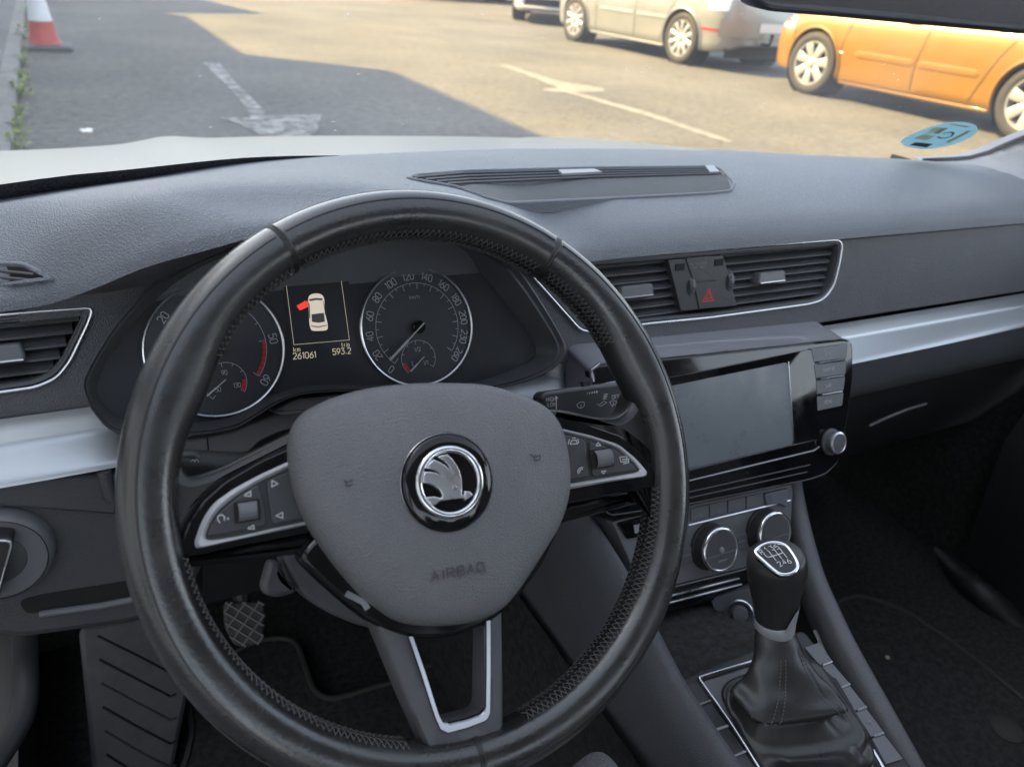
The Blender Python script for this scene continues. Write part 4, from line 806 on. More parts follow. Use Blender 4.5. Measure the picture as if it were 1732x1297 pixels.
for k, (a, b) in enumerate((((1165, 832), (1370, 786)), ((1165, 842), (1365, 798)))):
    mb = MB(); mb.tube(UP.ats([a, b], .0044), .0006, False, 6); mb.build('slot_line', 'trim', bez)
KL = [(1372, 588), (1434, 579), (1434, 608), (1428, 690), (1382, 698), (1376, 640)]
tops = [(1372, 588, 1434, 579), (1377, 615, 1432, 608), (1380, 642, 1430, 635), (1382, 669, 1427, 662), (1383, 697, 1425, 688)]
for k, s in enumerate(('NAV', 'TRAFFIC', 'CAR', 'MENU')):
    a, b = tops[k], tops[k + 1]; mb = MB(); plate('', rounded(UP.ats([(a[0], a[1] + 2), (a[2], a[3] + 2), (b[2], b[3] - 2), (b[0], b[1] - 2)], .0066), .001), .004, None, bevel=.0006, mb=mb); kb = mb.build('button', 'greybutton', inf)
    word('lettering', s, UP.at((a[0] + a[2] + b[0] + b[2]) / 4 - 4, (a[1] + a[3] + b[1] + b[3]) / 4, .0068), UP.u, UP.v, .0038, n, 'gauge', kb, .0003, .0007, .9)
    if k: 
        mb = MB(); mb.tube(UP.ats([(a[0] + 8, a[1] - 1.2), (a[2] - 3, a[3])], .0068), .0011, False, 6); mb.build('button_trim', 'chromeb', kb)
kc = UP.at(1405, 747, .004); mb = MB(); mb.lathe(kc, n, [(.0155, 0), (.0155, .002), (.0125, .003), (.0125, .0105), (.0118, .0115), (.0104, .0118), (0, .0116)], 40); kn = mb.build('knob', 'spoke', inf, 40)
mb = MB(); mb.lathe(kc, n, [(.0125, .0095), (.0130, .0100), (.0128, .0116), (.0108, .0124), (.0104, .0116)], 40); mb.build('knob_ring', 'chrome', kn, 50)
mb = MB(); mb.tube(UP.ats([(1003, 645), (1000, 626), (1014, 616)], .0075), .002, False, 8)
plate('', rounded(UP.ats([(1022, 648), (1062, 640), (1064, 655), (1026, 662)], .0058), .001), .002, None, bevel=.0006, mb=mb); mb.build('left_key', 'darkchrome', inf, 50)

# ================================================================ CLIMATE PANEL
HP = tplane(PY(1170, 850, 0.468), 26)
ac = empty('climate_panel', PY(1220, 910, 0.48), 'dark grey climate panel with two chrome ringed knobs under the touchscreen', 'climate panel')
mb = MB(); plate('', rounded(HP.ats([(1036, 882), (1060, 876), (1340, 818), (1342, 830), (1338, 905), (1318, 938), (1255, 962), (1100, 1000), (1080, 985)]), .004), .05, None, bevel=.002, mb=mb); fp = mb.build('faceplate', 'trimlight', ac)
mb = MB(); plate('', HP.ats([(1100, 1000), (1255, 962), (1330, 935), (1325, 965), (1258, 1004), (1110, 1042)], -.004), .03, None, bevel=.002, mb=mb); mb.build('gloss_strip', 'gloss', ac)
for a, b in (((1120, 1011), (1250, 978)), ((1118, 1023), (1254, 988))): mb = MB(); mb.tube(HP.ats([a, b], -.0025), .0012, False, 8); mb.build('chrome_line', 'chrome', ac)
ks = [1130, 1168, 1200, 1231, 1262, 1292]; f_t = lambda x: 868 - (x - 1130) * .213; f_b = lambda x: 890 - (x - 1130) * .213
for k in range(5):
    a, b = ks[k], ks[k + 1]; mb = MB(); plate('', rounded(HP.ats([(a + 1, f_t(a)), (b - 1, f_t(b)), (b - 1, f_b(b) - 1), (a + 1, f_b(a) - 1)], .002), .001), .003, None, bevel=.0006, mb=mb); kb = mb.build('button', 'greybutton', ac)
    if k in (1, 2):
        x, y = (a + b) / 2, (f_t(a) + f_b(b)) / 2 + 1; mb = MB(); mb.ribbon(HP.ats([(x - 3, y - 4), (x - 1, y + 3), (x + 4, y + 2)], .0022), HP.n, .0007); mb.ribbon(HP.ats([(x + 3, y - 4), (x + 2, y), (x + 4, y - 1)], .0022), HP.n, .0005); mb.build('seat_heat_symbol', 'dim', kb, 0, recalc=False)
    if k == 3:
        x, y = (a + b) / 2, (f_t(a) + f_b(b)) / 2; mb = MB(); mb.ribbon(HP.ats([(x - 6, y + 3), (x - 3, y - 2), (x + 3, y - 3), (x + 7, y + 1), (x - 6, y + 3)], .0022), HP.n, .0005); mb.build('recirculation_symbol', 'dim', kb, 0, recalc=False)
mb = MB(); plate('', rounded(HP.ats([(1294, 835), (1334, 826), (1332, 858), (1318, 852), (1298, 856)], .004), .002), .004, None, bevel=.0015, mb=mb); mb.build('gloss_key', 'screen', ac)
mb = MB(); mb.tube(HP.ats([(1164, 888), (1230, 872), (1336, 846)], .0012), .0011, False, 6); mb.build('chrome_line', 'chrome', ac)
mb = MB(); plate('', rounded(HP.ats([(1045, 885), (1092, 873), (1090, 906), (1062, 912)], .003), .002), .004, None, bevel=.001, mb=mb); ak = mb.build('slot_cover', 'gloss', ac)
mb = MB(); plate('', HP.ats([(1072, 888), (1086, 885), (1086, 900), (1074, 902)], .0036), .001, None, bevel=.0003, mb=mb); mb.build('slot_mark', 'sensor', ak)
for (bx, by, fx, fy) in ((1193, 918, 1220, 930), (1288, 886, 1312, 902)):
    c = HP.at(bx, by, 0.0); tip = HP.at(fx, fy, .019); ax = HP.n
    c = tip - ax * .028; mb = MB(); mb.lathe(c, ax, [(.0258, .009), (.0255, .012), (.0245, .013), (.0235, .026), (.0225, .028), (.019, .0285), (0, .0283)], 48); k_ = mb.build('knob', 'black', ac, 40)
    mb = MB(); mb.lathe(c, ax, [(.0237, .0245), (.0246, .0258), (.0243, .0282), (.0225, .0294), (.0208, .0288)], 56); mb.build('knob_ring', 'chromeb', k_, 60)
    mb = MB(); mb.lathe(c, ax, [(.0208, .0288), (.0, .0287)], 40); cp = mb.build('knob_cap', 'trim', k_, 0)
    mb = MB(); mb.ribbon([tip + HP.u * -.006 + HP.v * -.011, tip + HP.u * .006 + HP.v * -.011], ax, .0016, .0009); mb.ribbon([tip - HP.u * .02 - HP.v * .004, tip + HP.u * .02 - HP.v * .004], ax, .0006, .0009); mb.build('knob_mark', 'dim', cp, 0, recalc=False)
    if bx < 1200: mb = MB(); mb.lathe(tip, ax, [(.0035, .0008), (.0028, .002), (0, .0024)], 20); mb.build('fan_symbol', 'dim', cp)
for L in ([(1149, 930), (1174, 924), (1172, 950), (1150, 955)], [(1240, 908), (1264, 901), (1266, 926), (1243, 932)]):
    mb = MB(); plate('', rounded(HP.ats(L, .0015), .001), .003, None, bevel=.0006, mb=mb); kb = mb.build('button', 'greybutton', ac)
    x = sum(p[0] for p in L) / 4; y = sum(p[1] for p in L) / 4; mb = MB(); mb.ribbon(HP.ats([(x - 7, y + 1), (x + 7, y - 3)], .0018), HP.n, .0016); mb.build('button_mark', 'dim', kb, 0, recalc=False)

# ================================================================ CENTRE CONSOLE
cc = empty('centre_console', (0.5, 0.25, -0.95), 'dark centre console around the gear lever with two rows of blank switches', 'centre console')
def ztop(y): return -0.556 + (y - 0.33) * 0.24
XL, XR = 0.402, 0.592
ys = [0.08, 0.15, 0.2, 0.25, 0.3, 0.33, 0.36, 0.40, 0.44, 0.48, 0.52, 0.58]
edge = rowfn([(0.08, -0.59, 0), (0.25, -0.551, 0), (0.32, -0.537, 0), (0.364, -0.519, 0), (0.412, -0.497, 0), (0.48, -0.478, 0), (0.6, -0.45, 0)])
ez = lambda y: edge(y)[0]
mb = MB(); mb.loops([[Vector((XL - .03, y, -0.95)), Vector((XL - .022, y, ez(y) - .10)), Vector((XL - .014, y, ez(y) - .03)), Vector((XL - .006, y, ez(y) - .004)), Vector((XL + .002, y, ez(y))), Vector((XL + .008, y, ez(y) - .003)), Vector((XL + .011, y, ez(y) - .012)), Vector((XL + .012, y, ez(y) - .12))] for y in [0.06 + .54 * i / 40 for i in range(41)]], False); mb.build('side_wall', 'fascia', cc, 50)
# padded rail on the passenger side
RL = [PX(1345, 800, .69), PX(1350, 835, .683), PX(1362, 890, .67), PX(1383, 965, .65), PX(1410, 1028, .635), PX(1440, 1090, .622), PX(1500, 1198, .61), PX(1562, 1310, .604), PX(1620, 1410, .604)]
RLs = cr(RL, 60, False)
mb = MB(); mb.loops([[p + Vector((.02, 0, -.42)), p + Vector((.016, 0, -.02)), p + Vector((.0125, 0, -.006)), p + Vector((.005, 0, .001)), p + Vector((-.004, 0, .001)), p + Vector((-.010, 0, -.005)), p + Vector((-.012, 0, -.022)), p + Vector((-.004, 0, -.05))] for p in RLs], False); mb.build('padded_rail', 'fascia', cc, 50)
mb = MB(); mb.tube([p + Vector((-.018, -.0, -.026)) for p in cr(RL[4:], 40, False)], .0022, False, 6); mb.build('rail_line', 'trimlight', cc)
SPL = Plane((0.5, 0.33, -0.566), (0, -0.235, 0.972))
mb = MB(); plate('', rounded([SPL.xy(*p) for p in ((-.087, -.30), (.088, -.30), (.088, .012), (-.087, .012))], .008), .06, None, bevel=.003, mb=mb, toward=Vector((0, 0, 1))); mb.build('shift_bed', 'black', cc)
CH = [(1178, 1146), (1266, 1121), (1385, 1085), (1392, 1094), (1480, 1235), (1520, 1300), (1290, 1306)]
for sx in (0, 1):
    if sx == 0: top = [((1150, 1161), (1181, 1150)), ((1177, 1194), (1203, 1186)), ((1204, 1236), (1232, 1228)), ((1233, 1280), (1262, 1271)), ((1262, 1324), (1292, 1314)), ((1300, 1380), (1330, 1370))]
    else: top = [((1360, 1092), (1386, 1084)), ((1387, 1125), (1408, 1119)), ((1415, 1164), (1438, 1157)), ((1446, 1202), (1466, 1196)), ((1474, 1246), (1496, 1240)), ((1499, 1292), (1527, 1283))]
    for k in range(5):
        a, b = top[k], top[k + 1]; mb = MB(); q0 = [(a[0][0] + 1, a[0][1] + 2), (a[1][0], a[1][1] + 2), (b[1][0] + .5, b[1][1] - .3), (b[0][0], b[0][1] - .3)]
        plate('', rounded(SPL.ats(q0, .0025), .001), .005, None, bevel=.0004, mb=mb, toward=Vector((0, 0, 1))); kb = mb.build('blank_switch', 'greybutton' if sx else 'button', cc)
        if k < 4 or sx == 0: mb = MB(); mb.tube(SPL.ats([(b[0][0] + 4, b[0][1] - 1), (b[1][0] - 1, b[1][1] - 1)], .0028), .0013, False, 6); mb.build('switch_trim', 'chrome', kb)
        if sx and k == 3: mb = MB(); x, y = (a[0][0] + b[1][0]) / 2, (a[0][1] + b[1][1]) / 2; mb.ribbon(SPL.ats([(x - 5, y), (x, y - 3), (x + 5, y + 3)], .0038), SPL.n, .0008); mb.build('switch_symbol', 'dim', kb, 0, recalc=False)
mb = MB(); mb.tube(cr(SPL.ats([(1340, 1396), (1292, 1312), (1236, 1222), (1186, 1152), (1184, 1146), (1190, 1143), (1262, 1121), (1330, 1101)], .0045), 80, False), .0016, False, 8); mb.tube(SPL.ats([(1476, 1268), (1488, 1288), (1500, 1310)], .0045), .002, False, 8); mb.build('chrome_trim', 'chrome', cc, 60)
mb = MB(); plate('', SPL.ats([(1190, 1152), (1262, 1128), (1340, 1108), (1470, 1270), (1480, 1300), (1290, 1310)], .002), .004, None, bevel=.0005, mb=mb, toward=Vector((0, 0, 1))); mb.build('gaiter_bed', 'trimlight', cc)
# open cubby with the power socket
mb = MB(); mb.loops([[Vector((XL + .012, .44, z)), Vector((XL + .02, .50, z)), Vector((.58, .50, z)), Vector((.58, .44, z))] for z in (-.58, -.66)], False); mb.build('cubby', 'black', cc, 0)
mb = MB(); mb.add([Vector((XL + .01, .335, -.575)), Vector((.59, .335, -.575)), Vector((.59, .51, -.60)), Vector((XL + .01, .51, -.60))], [(0, 1, 2, 3)]); mb.build('cubby_floor', 'carpet', cc, 0)
QP = Plane(PY(1248, 1037, .40), (-0.55, -0.62, 0.56)); 
mb = MB(); plate('', QP.ats([(1200, 1012), (1300, 985), (1340, 1100), (1245, 1110)]), .03, None, bevel=.002, mb=mb); pc = mb.build('socket_panel', 'trim', cc)
c = QP.at(1250, 1037, .001); mb = MB(); mb.lathe(c, QP.n, [(.0145, 0), (.0150, .003), (.0138, .0042), (.0122, .003), (.0115, -.006)], 40); sk = mb.build('power_socket', 'chrome', pc, 50)
mb = MB(); mb.lathe(c, QP.n, [(.0118, -.004), (.009, .002), (.0088, .008), (.0075, .0105), (0, .011)], 32); mb.build('socket_plug', 'spoke', sk, 50)
mb = MB(); plate('', QP.ats([(1258, 1072), (1270, 1069), (1271, 1082), (1259, 1084)], .001), .002, None, bevel=.0002, mb=mb); up = mb.build('usb_port', 'seamblack', pc)
mb = MB(); mb.ribbon(QP.ats([(1242, 1083), (1253, 1080)], .0008), QP.n, .0014); mb.ribbon(QP.ats([(1242, 1090), (1253, 1087)], .0008), QP.n, .0014); mb.build('port_mark', 'dim', up, 0, recalc=False)

# ================================================================ GEAR LEVER
gv = empty('gear_lever', (0.5, 0.275, -0.57), 'black gear lever with shift pattern plate and leather gaiter beside the steering wheel', 'gear lever')
KT, KB = Vector((0.497, 0.336, -0.432)), Vector((0.509, 0.323, -0.510)); kax = (KT - KB).normalized()
ku = (Vector((1, 0, 0)) - kax * kax.x).normalized(); kv = kax.cross(ku)
def kring(t, rx, ry, n=40, tilt=0.0, off=(0, 0)):
    c = KB.lerp(KT, t) + ku * off[0] + kv * off[1]; return [c + ku * math.cos(a) * rx + kv * math.sin(a) * ry + kax * (tilt * math.sin(a)) for a in [2 * math.pi * i / n for i in range(n)]]
mb = MB(); mb.loops([kring(.0, .0165, .0165), kring(.12, .0172, .0172), kring(.3, .0195, .019), kring(.5, .0225, .022), kring(.68, .0250, .0245), kring(.82, .0262, .026), kring(.92, .0262, .026), kring(.99, .0250, .0245), kring(1.03, .0225, .022), kring(1.04, .019, .018)], True, True, True); kn = mb.build('shift_knob', 'gaiter', gv, 70)
TP = Plane(KT + kax * .0095, (kax + Vector((0, -.30, 0.1))).normalized(), ku)
pl = TP.ats([(1276, 930), (1290, 920), (1310, 916), (1330, 922), (1347, 945), (1350, 960), (1340, 970), (1322, 972), (1308, 964), (1290, 948), (1279, 938)], .0)
plo = cr(pl, 60); pc_ = sum(plo, Vector()) / 60
mb = MB(); plate('', [pc_ + (p - pc_) * .90 for p in plo], .006, None, bevel=.0012, mb=mb); sp_ = mb.build('shift_plate', 'gloss', kn, 60)
mb = MB(); mb.tube([pc_ + (p - pc_) * .96 - TP.n * .0006 for p in plo], .0019, True, 8); mb.build('plate_ring', 'chromeb', kn, 60)
def kz(x, y, h=.0006): return TP.at(1240 + x * .1388, 900 + y * .1388, h)
mb = MB()
for q, s in enumerate(([(370, 258), (412, 300), (440, 302), (600, 252)], [(432, 228), (525, 345)], [(497, 205), (592, 322)], [(560, 188), (655, 308)])): mb.ribbon([kz(*p) for p in s], TP.n, .0009, .00004 * q)
for s, p in (('R', (345, 238)), ('1', (402, 210)), ('3', (468, 190)), ('5', (528, 178)), ('2', (566, 385)), ('4', (620, 362)), ('6', (678, 350))): letters(mb, s, kz(*p), (TP.u + TP.v * .12).normalized(), TP.v, .0046, TP.n, .0007)
mb.build('shift_pattern', 'white', sp_, 0, recalc=False)
mb = MB(); mb.loops([kring(-.04, .0180, .0180), kring(.02, .0186, .0186), kring(.10, .0186, .0186), kring(.13, .0178, .0178)], True, False, False)
rows = []
for t, wd in ((.10, .9), (.2, .75), (.3, .55), (.36, .42)):
    r_ = .0190 + .0028 * (t - .1) / .26 * .9; c = KB.lerp(KT, t); rows.append([c + (ku * math.cos(a) + kv * math.sin(a)) * r_ for a in [rad(-58) + wd * (q / 12 - .5) * 2 for q in range(13)]])
mb.loops(rows, False); mb.build('collar', 'satin', kn, 45)
# leather gaiter: gathered sleeve, fold and skirt
def sq(c, ax_, hx, hy, n=64, pw=.55, wob=0.0, ph=0.0):
    R_ = []
    for i in range(n):
        a = 2 * math.pi * i / n; cx, sx_ = math.cos(a), math.sin(a); k = 1 + wob * math.sin(4 * a + ph) + wob * .6 * math.sin(7 * a + 2 * ph)
        R_.append(c + Vector((1, 0, 0)) * (abs(cx) ** pw * (1 if cx > 0 else -1) * hx * k) + SPL.v * (abs(sx_) ** pw * (1 if sx_ > 0 else -1) * hy * k))
    return R_
g0 = KB + kax * .002
F1, F2, B1 = PZ(1283, 1224, -.546), PZ(1448, 1203, -.546), PZ(1224, 1156, -.546); B2 = F2 + (B1 - F1)
def quad(cs, n=64, pw=.5):                                           # rounded four-cornered loop through the given corners
    A = cs; R_ = []; c = sum(A, Vector()) / 4
    for i in range(n):
        a = 2 * math.pi * i / n + math.pi / 4; x, y = math.cos(a), math.sin(a); x = abs(x) ** pw * math.copysign(1, x); y = abs(y) ** pw * math.copysign(1, y)
        u_, v_ = (x + 1) / 2, (y + 1) / 2; R_.append(A[0] * (1 - u_) * (1 - v_) + A[1] * u_ * (1 - v_) + A[2] * u_ * v_ + A[3] * (1 - u_) * v_)
    return R_
def sc4(cs, k, dz=0, dy=0.0): c = sum(cs, Vector()) / 4; return [c + (p - c) * k + Vector((0, dy, dz)) for p in cs]
FQ = [F1, F2, B2, B1]; fc = sum(FQ, Vector()) / 4
def mixr(t, k, pw): 
    c0 = KB.lerp(fc, t); q_ = quad([p - fc for p in FQ], 64, pw); ci_ = quad([Vector((-1, -1, 0)), Vector((1, -1, 0)), Vector((1, 1, 0)), Vector((-1, 1, 0))], 64, 1.0)
    return [c0 + a * k * t + b * .0172 * (1 - t) for a, b in zip(q_, ci_)]
SK = [PZ(1290, 1330, -.588), PZ(1500, 1300, -.580), PZ(1385, 1090, -.572), PZ(1196, 1152, -.572)]
rows = [mixr(.0, 1, .8), mixr(.15, .80, .8), mixr(.38, .74, .75), mixr(.62, .80, .68), mixr(.82, .90, .6), mixr(.95, 1.0, .55), quad(sc4(FQ, 1.03, -.001), 64, .5), quad(sc4(FQ, .98, -.0045), 64, .5), quad(sc4(FQ, .84, -.0075), 64, .5), quad(sc4(FQ, .80, -.011), 64, .5),
        quad([p.lerp(q, .34) + Vector((0, 0, -.004)) for p, q in zip(sc4(FQ, .92, -.008), SK)], 64, .5), quad([p.lerp(q, .62) + Vector((0, 0, -.001)) for p, q in zip(FQ, SK)], 64, .48), quad([p.lerp(q, .85) + Vector((0, 0, -.002)) for p, q in zip(FQ, SK)], 64, .46), quad(SK, 64, .45), quad(sc4(SK, .99, -.012), 64, .45)]
rw_ = random.Random(3)
for k, R_ in enumerate(rows[2:-1]):
    c = sum(R_, Vector()) / 64; ph = rw_.uniform(0, 6); amp = .045
    for i in range(64): R_[i] = c + (R_[i] - c) * (1 + amp * math.sin(5 * 2 * math.pi * i / 64 + ph) * (.5 + .5 * math.sin(2 * math.pi * i / 64 + k))) + Vector((0, 0, .0012 * math.sin(3 * 2 * math.pi * i / 64 + ph * 2)))
fine = [cr([r[i] for r in rows], 46, False) for i in range(64)]
for i in (36, 45):                                                   # sewn seams pull the leather in
    for j in range(4, 46): cc_ = sum((fine[q][j] for q in range(64)), Vector()) / 64; fine[i][j] = fine[i][j].lerp(cc_, .035)
mb = MB(); mb.loops([[fine[i][j] for i in range(64)] for j in range(46)], True); gt = mb.build('gaiter', 'gaiter', gv, 80)
mb = MB()
for i in (35, 37, 44, 46):
    for j in range(5, 23, 1):
        a, b = fine[i][j], fine[i][j + 1]; mid = a.lerp(b, .5); cc_ = sum((fine[q][j] for q in range(64)), Vector()) / 64; o_ = (mid - cc_).normalized() * .0006; mb.tube([a.lerp(b, .15) + o_, a.lerp(b, .75) + o_], .00055, False, 4)
mb.build('stitching', 'thread', gt)

# ================================================================ STALKS, COLUMN, LIGHT SWITCH
sc_ = empty('steering_column', (0.15, 0.45, -0.40), 'black steering column shroud with adjuster lever below the wheel hub', 'steering column')
mb = MB(); ax = -wn; c0 = WC - wn * .035
rows = []
for d, rx, ry in ((0, .050, .050), (.03, .060, .058), (.08, .066, .062), (.15, .068, .06)):
    c = c0 + ax * d + WP.v * (-.012); rows.append([c + wu0 * (abs(math.cos(a)) ** .7 * math.copysign(1, math.cos(a)) * rx) + wv0 * (abs(math.sin(a)) ** .7 * math.copysign(1, math.sin(a)) * ry) for a in [2 * math.pi * i / 40 for i in range(40)]])
mb.loops(rows, True, True, True); mb.build('column_shroud', 'black', sc_, 60)
TA = tplane(PY(470, 985, .43), 35)
mb = MB(); plate('', rounded(TA.ats([(455, 945), (480, 950), (478, 975), (500, 990), (502, 1002), (470, 1012), (448, 1006), (442, 992)], 0), .006), .012, None, bevel=.004, mb=mb); mb.build('adjuster_lever', 'spoke', sc_, 60)
mb = MB(); plate('', rounded(TA.ats([(470, 930), (530, 925), (650, 1040), (645, 1066), (600, 1056), (545, 1032), (505, 1000)], -.004), .012), .03, None, bevel=.003, mb=mb); mb.build('shroud_lip', 'spoke', sc_, 60)
def stalk(name, lab, outline, plane, root, symbols):
    s = empty(name, plane.at(*outline[0]), lab, 'stalk'); mb = MB(); P = rounded(plane.ats(outline), .006); plate('', P, .018, None, bevel=.0028, mb=mb); b = mb.build('stalk_body', 'button', s, 60)
    mb = MB(); mb.tube([plane.at(*root[0], -.009), plane.at(*root[1], -.012)], [.010, .013], False, 14); mb.build('stalk_shaft', 'black', s)
    mb = MB(); symbols(mb, plane); mb.build('symbol', 'white', b, 0, recalc=False); return s
SR = Plane(PY(990, 680, .43), (-.15, -.86, .48))
def wsy(mb, P):
    n = P.n; U = (P.at(1060, 672) - P.at(930, 688)).normalized(); Vv = n.cross(U)
    letters(mb, 'HIGH', P.at(932, 675, .0004), U, Vv, .0030, n, .0004, 0, .8); letters(mb, 'LOW', P.at(933, 684, .0004), U, Vv, .0030, n, .0004, 0, .8); letters(mb, 'OFF', P.at(1042, 671, .0004), U, Vv, .0030, n, .0004, 0, .9)
    mb.ribbon(P.ats([(941, 692), (941, 675)], .0004), n, .0008); pa = P.ats([(937.5, 675), (944.5, 674), (940.5, 669)], .0004); mb.add(pa, [(0, 1, 2)])
    mb.ribbon(P.ats([(975, 685), (981, 680), (988, 680), (988.5, 686), (984, 690), (979, 690), (975, 685)], .0004), n, .0004); mb.ribbon(P.ats([(982, 691), (983, 684)], .0005), n, .0004)
    mb.ribbon(P.ats([(1010, 683), (1016, 687), (1026, 681), (1022, 678), (1014, 684)], .0004), n, .0004)
    for k in range(4): y = 667 + k * 2.5; mb.ribbon(P.ats([(1022 - k * .8, y), (1028 - k * .8, y - .6)], .0004), n, .0006)
    mb.ribbon(P.ats([(1031, 680), (1037, 677), (1043, 679), (1041, 684), (1035, 686), (1031, 680)], .0004), n, .0004); mb.ribbon(P.ats([(1036, 688), (1038, 680)], .0005), n, .0004)
    for k in range(5): mb.ribbon(P.ats([(993 + k * 4, 666.5 - k * .5), (994 + k * 4, 664 - k * .8)], .0004), n, .0005 + .0002 * k)
stalk('wiper_stalk', 'black wiper stalk printed with washer symbols right of the airbag pad', [(914, 672), (920, 663), (1000, 652), (1050, 647), (1064, 655), (1070, 672), (1060, 700), (1040, 712), (990, 714), (925, 704)], SR, ((925, 690), (850, 745)), wsy)
mb = MB(); mb.box(SR.at(990, 649, -.006), SR.u * .003, SR.v * .0022, SR.n * .003); st_ = bpy.data.objects['wiper_stalk']; mb.build('slider', 'black', st_)
SLp = Plane(PY(325, 775, .43), (.1, -.86, .48))
def isy(mb, P):
    n = P.n; mb.ribbon(P.ats([(322, 781), (326, 777), (326, 779), (329, 778), (329, 784), (326, 784), (326, 787)], .0004), n, .0004, 0, True); mb.ribbon(P.ats([(336, 780), (332, 776), (332, 778), (330, 778), (330, 783), (332, 783), (332, 786)], .0004), n, .0004, 0, True)
stalk('indicator_stalk', 'black indicator stalk with double arrow symbol left of the airbag pad', [(270, 772), (290, 765), (330, 762), (342, 768), (349, 790), (345, 800), (300, 806), (272, 800)], SLp, ((300, 785), (460, 800)), isy)
LS = tplane(KP.at(0, 935, 0.006), 8)
ls_ = empty('light_switch', LS.at(0, 940), 'round headlight switch with raised grip on the knee panel at the left', 'light switch')
lc = LS.at(-4, 942, .004)
mb = MB(); mb.lathe(lc, LS.n, [(0.0356, -0.016), (0.0352, -0.004), (0.0336, 0.003), (0.0308, 0.0055), (0.03, 0.0045), (0.0292, 0.0045), (0.018, 0.0045)], 64); lb = mb.build('switch_bezel', 'trimlight', ls_, 40)
mb = MB(); mb.lathe(lc, LS.n, [(0.031, 0.0052), (0.0307, 0.006), (0.0302, 0.0052)], 64); mb.build('bezel_groove', 'seamblack', lb, 40)
mb = MB(); mb.lathe(lc, LS.n, [(0.0182, 0.003), (0.0179, 0.005), (0.017, 0.0056), (0.0, 0.0056)], 48); dk = mb.build('rotary_dial', 'trim', ls_, 40)
mb = MB(); g_ = (LS.at(4, 985) - LS.at(18, 920)).normalized(); gs = LS.n.cross(g_)
plate('', rounded([lc + LS.n * .020 + g_ * a + gs * b for a, b in ((-.026, -.007), (.026, -.005), (.026, .005), (-.026, .007))], .004), .016, None, bevel=.002, mb=mb); gp = mb.build('grip', 'black', dk, 50)
mb = MB(); frame('', rounded([lc + LS.n * .0206 + g_ * a + gs * b for a, b in ((-.025, -.0065), (.025, -.0045), (.025, .0045), (-.025, .0065))], .004), rounded([lc + LS.n * .0206 + g_ * a + gs * b for a, b in ((-.023, -.0048), (.023, -.003), (.023, .003), (-.023, .0048))], .003), .002, None, bevel=.0006, mb=mb); mb.build('grip_trim', 'chrome', gp, 50)
mb = MB(); letters(mb, 'AUTO', LS.at(18, 911, .0052), LS.u, LS.v, .0028, LS.n, .0004, 0, 1.3)
for s in ([(36, 921), (40, 921)], [(36, 924), (40, 924)], [(42, 920), (45, 922), (42, 925), (42, 920)], [(50, 920), (47, 922), (50, 925), (50, 920)], [(52, 921), (55, 920)], [(52, 924), (55, 924)], [(52, 940), (57, 939)], [(52, 943), (57, 942)], [(59, 938), (64, 938), (66, 941), (64, 944), (59, 944), (59, 938)]): mb.ribbon(LS.ats(s, .0052), LS.n, .0004)
mb.build('symbol', 'gauge', lb, 0, recalc=False)

# ================================================================ FOOTWELL
fr = empty('footrest', (0.0, 0.75, -0.95), 'dark rubber footrest with diagonal grooves in the driver footwell', 'footrest')
RP = Plane(PY(230, 1180, .78), (0, -.80, .60))
RF = [(132, 1062), (300, 1030), (330, 1120), (302, 1255), (295, 1300), (300, 1330), (160, 1345)]
mb = MB(); plate('', rounded(RP.ats(RF), .012), .05, None, bevel=.006, mb=mb); rb_ = mb.build('footrest_pad', 'rubber', fr, 50)
for k in range(6):
    y = 1075 + k * 40; mb = MB(); mb.tube(RP.ats([(165 + k * 3, y), (230, y + 32), (288, y + 62), (298, y + 58)], .0004), .0016, False, 4); mb.build('groove_rib', 'binding' if k in (2, 4) else 'seamblack', rb_)
def pedal(name, lab, outline, plane, arm):
    p = empty(name, plane.at(*outline[0]), lab, 'pedal'); mb = MB(); P = rounded(plane.ats(outline), .008); plate('', P, .012, None, bevel=.003, mb=mb); b = mb.build('pedal_pad', 'rubber', p, 50)
    mb = MB(); xs = [o[0] for o in outline]; ys_ = [o[1] for o in outline]; inpoly = lambda x, y: sum(1 for i in range(len(outline)) if (outline[i][1] > y) != (outline[i - 1][1] > y) and x < (outline[i - 1][0] - outline[i][0]) * (y - outline[i][1]) / (outline[i - 1][1] - outline[i][1]) + outline[i][0]) % 2
    for dx, dy, sp in ((18, 11, 15), (-12, 17, 19)):
        L = math.hypot(dx, dy); nx, ny = -dy / L, dx / L; cx, cy = (min(xs) + max(xs)) / 2, (min(ys_) + max(ys_)) / 2
        for k in range(-6, 7):
            pts = []
            for t in range(-60, 61, 2):
                x, y = cx + nx * sp * k + dx / L * t, cy + ny * sp * k + dy / L * t
                if inpoly(x, y): pts.append((x, y))
            if len(pts) > 3: mb.tube(plane.ats([pts[0], pts[-1]], .0006), .0016, False, 5)
    mb.build('tread', 'rubberlight', b); mb = MB(); mb.tube(arm, .012, False, 10); mb.build('pedal_arm', 'black', p)
PP = Plane(PY(415, 1055, .80), (0, -.75, .66))
pedal('clutch_pedal', 'black clutch pedal with cross hatched tread seen below the left spoke', [(378, 1018), (446, 1016), (448, 1030), (446, 1078), (436, 1090), (398, 1094), (380, 1060)], PP, [PP.at(412, 1040, -.02), Vector((.12, .92, -.62))])
P2 = Plane(PY(880, 1030, .84), (0, -.75, .66))
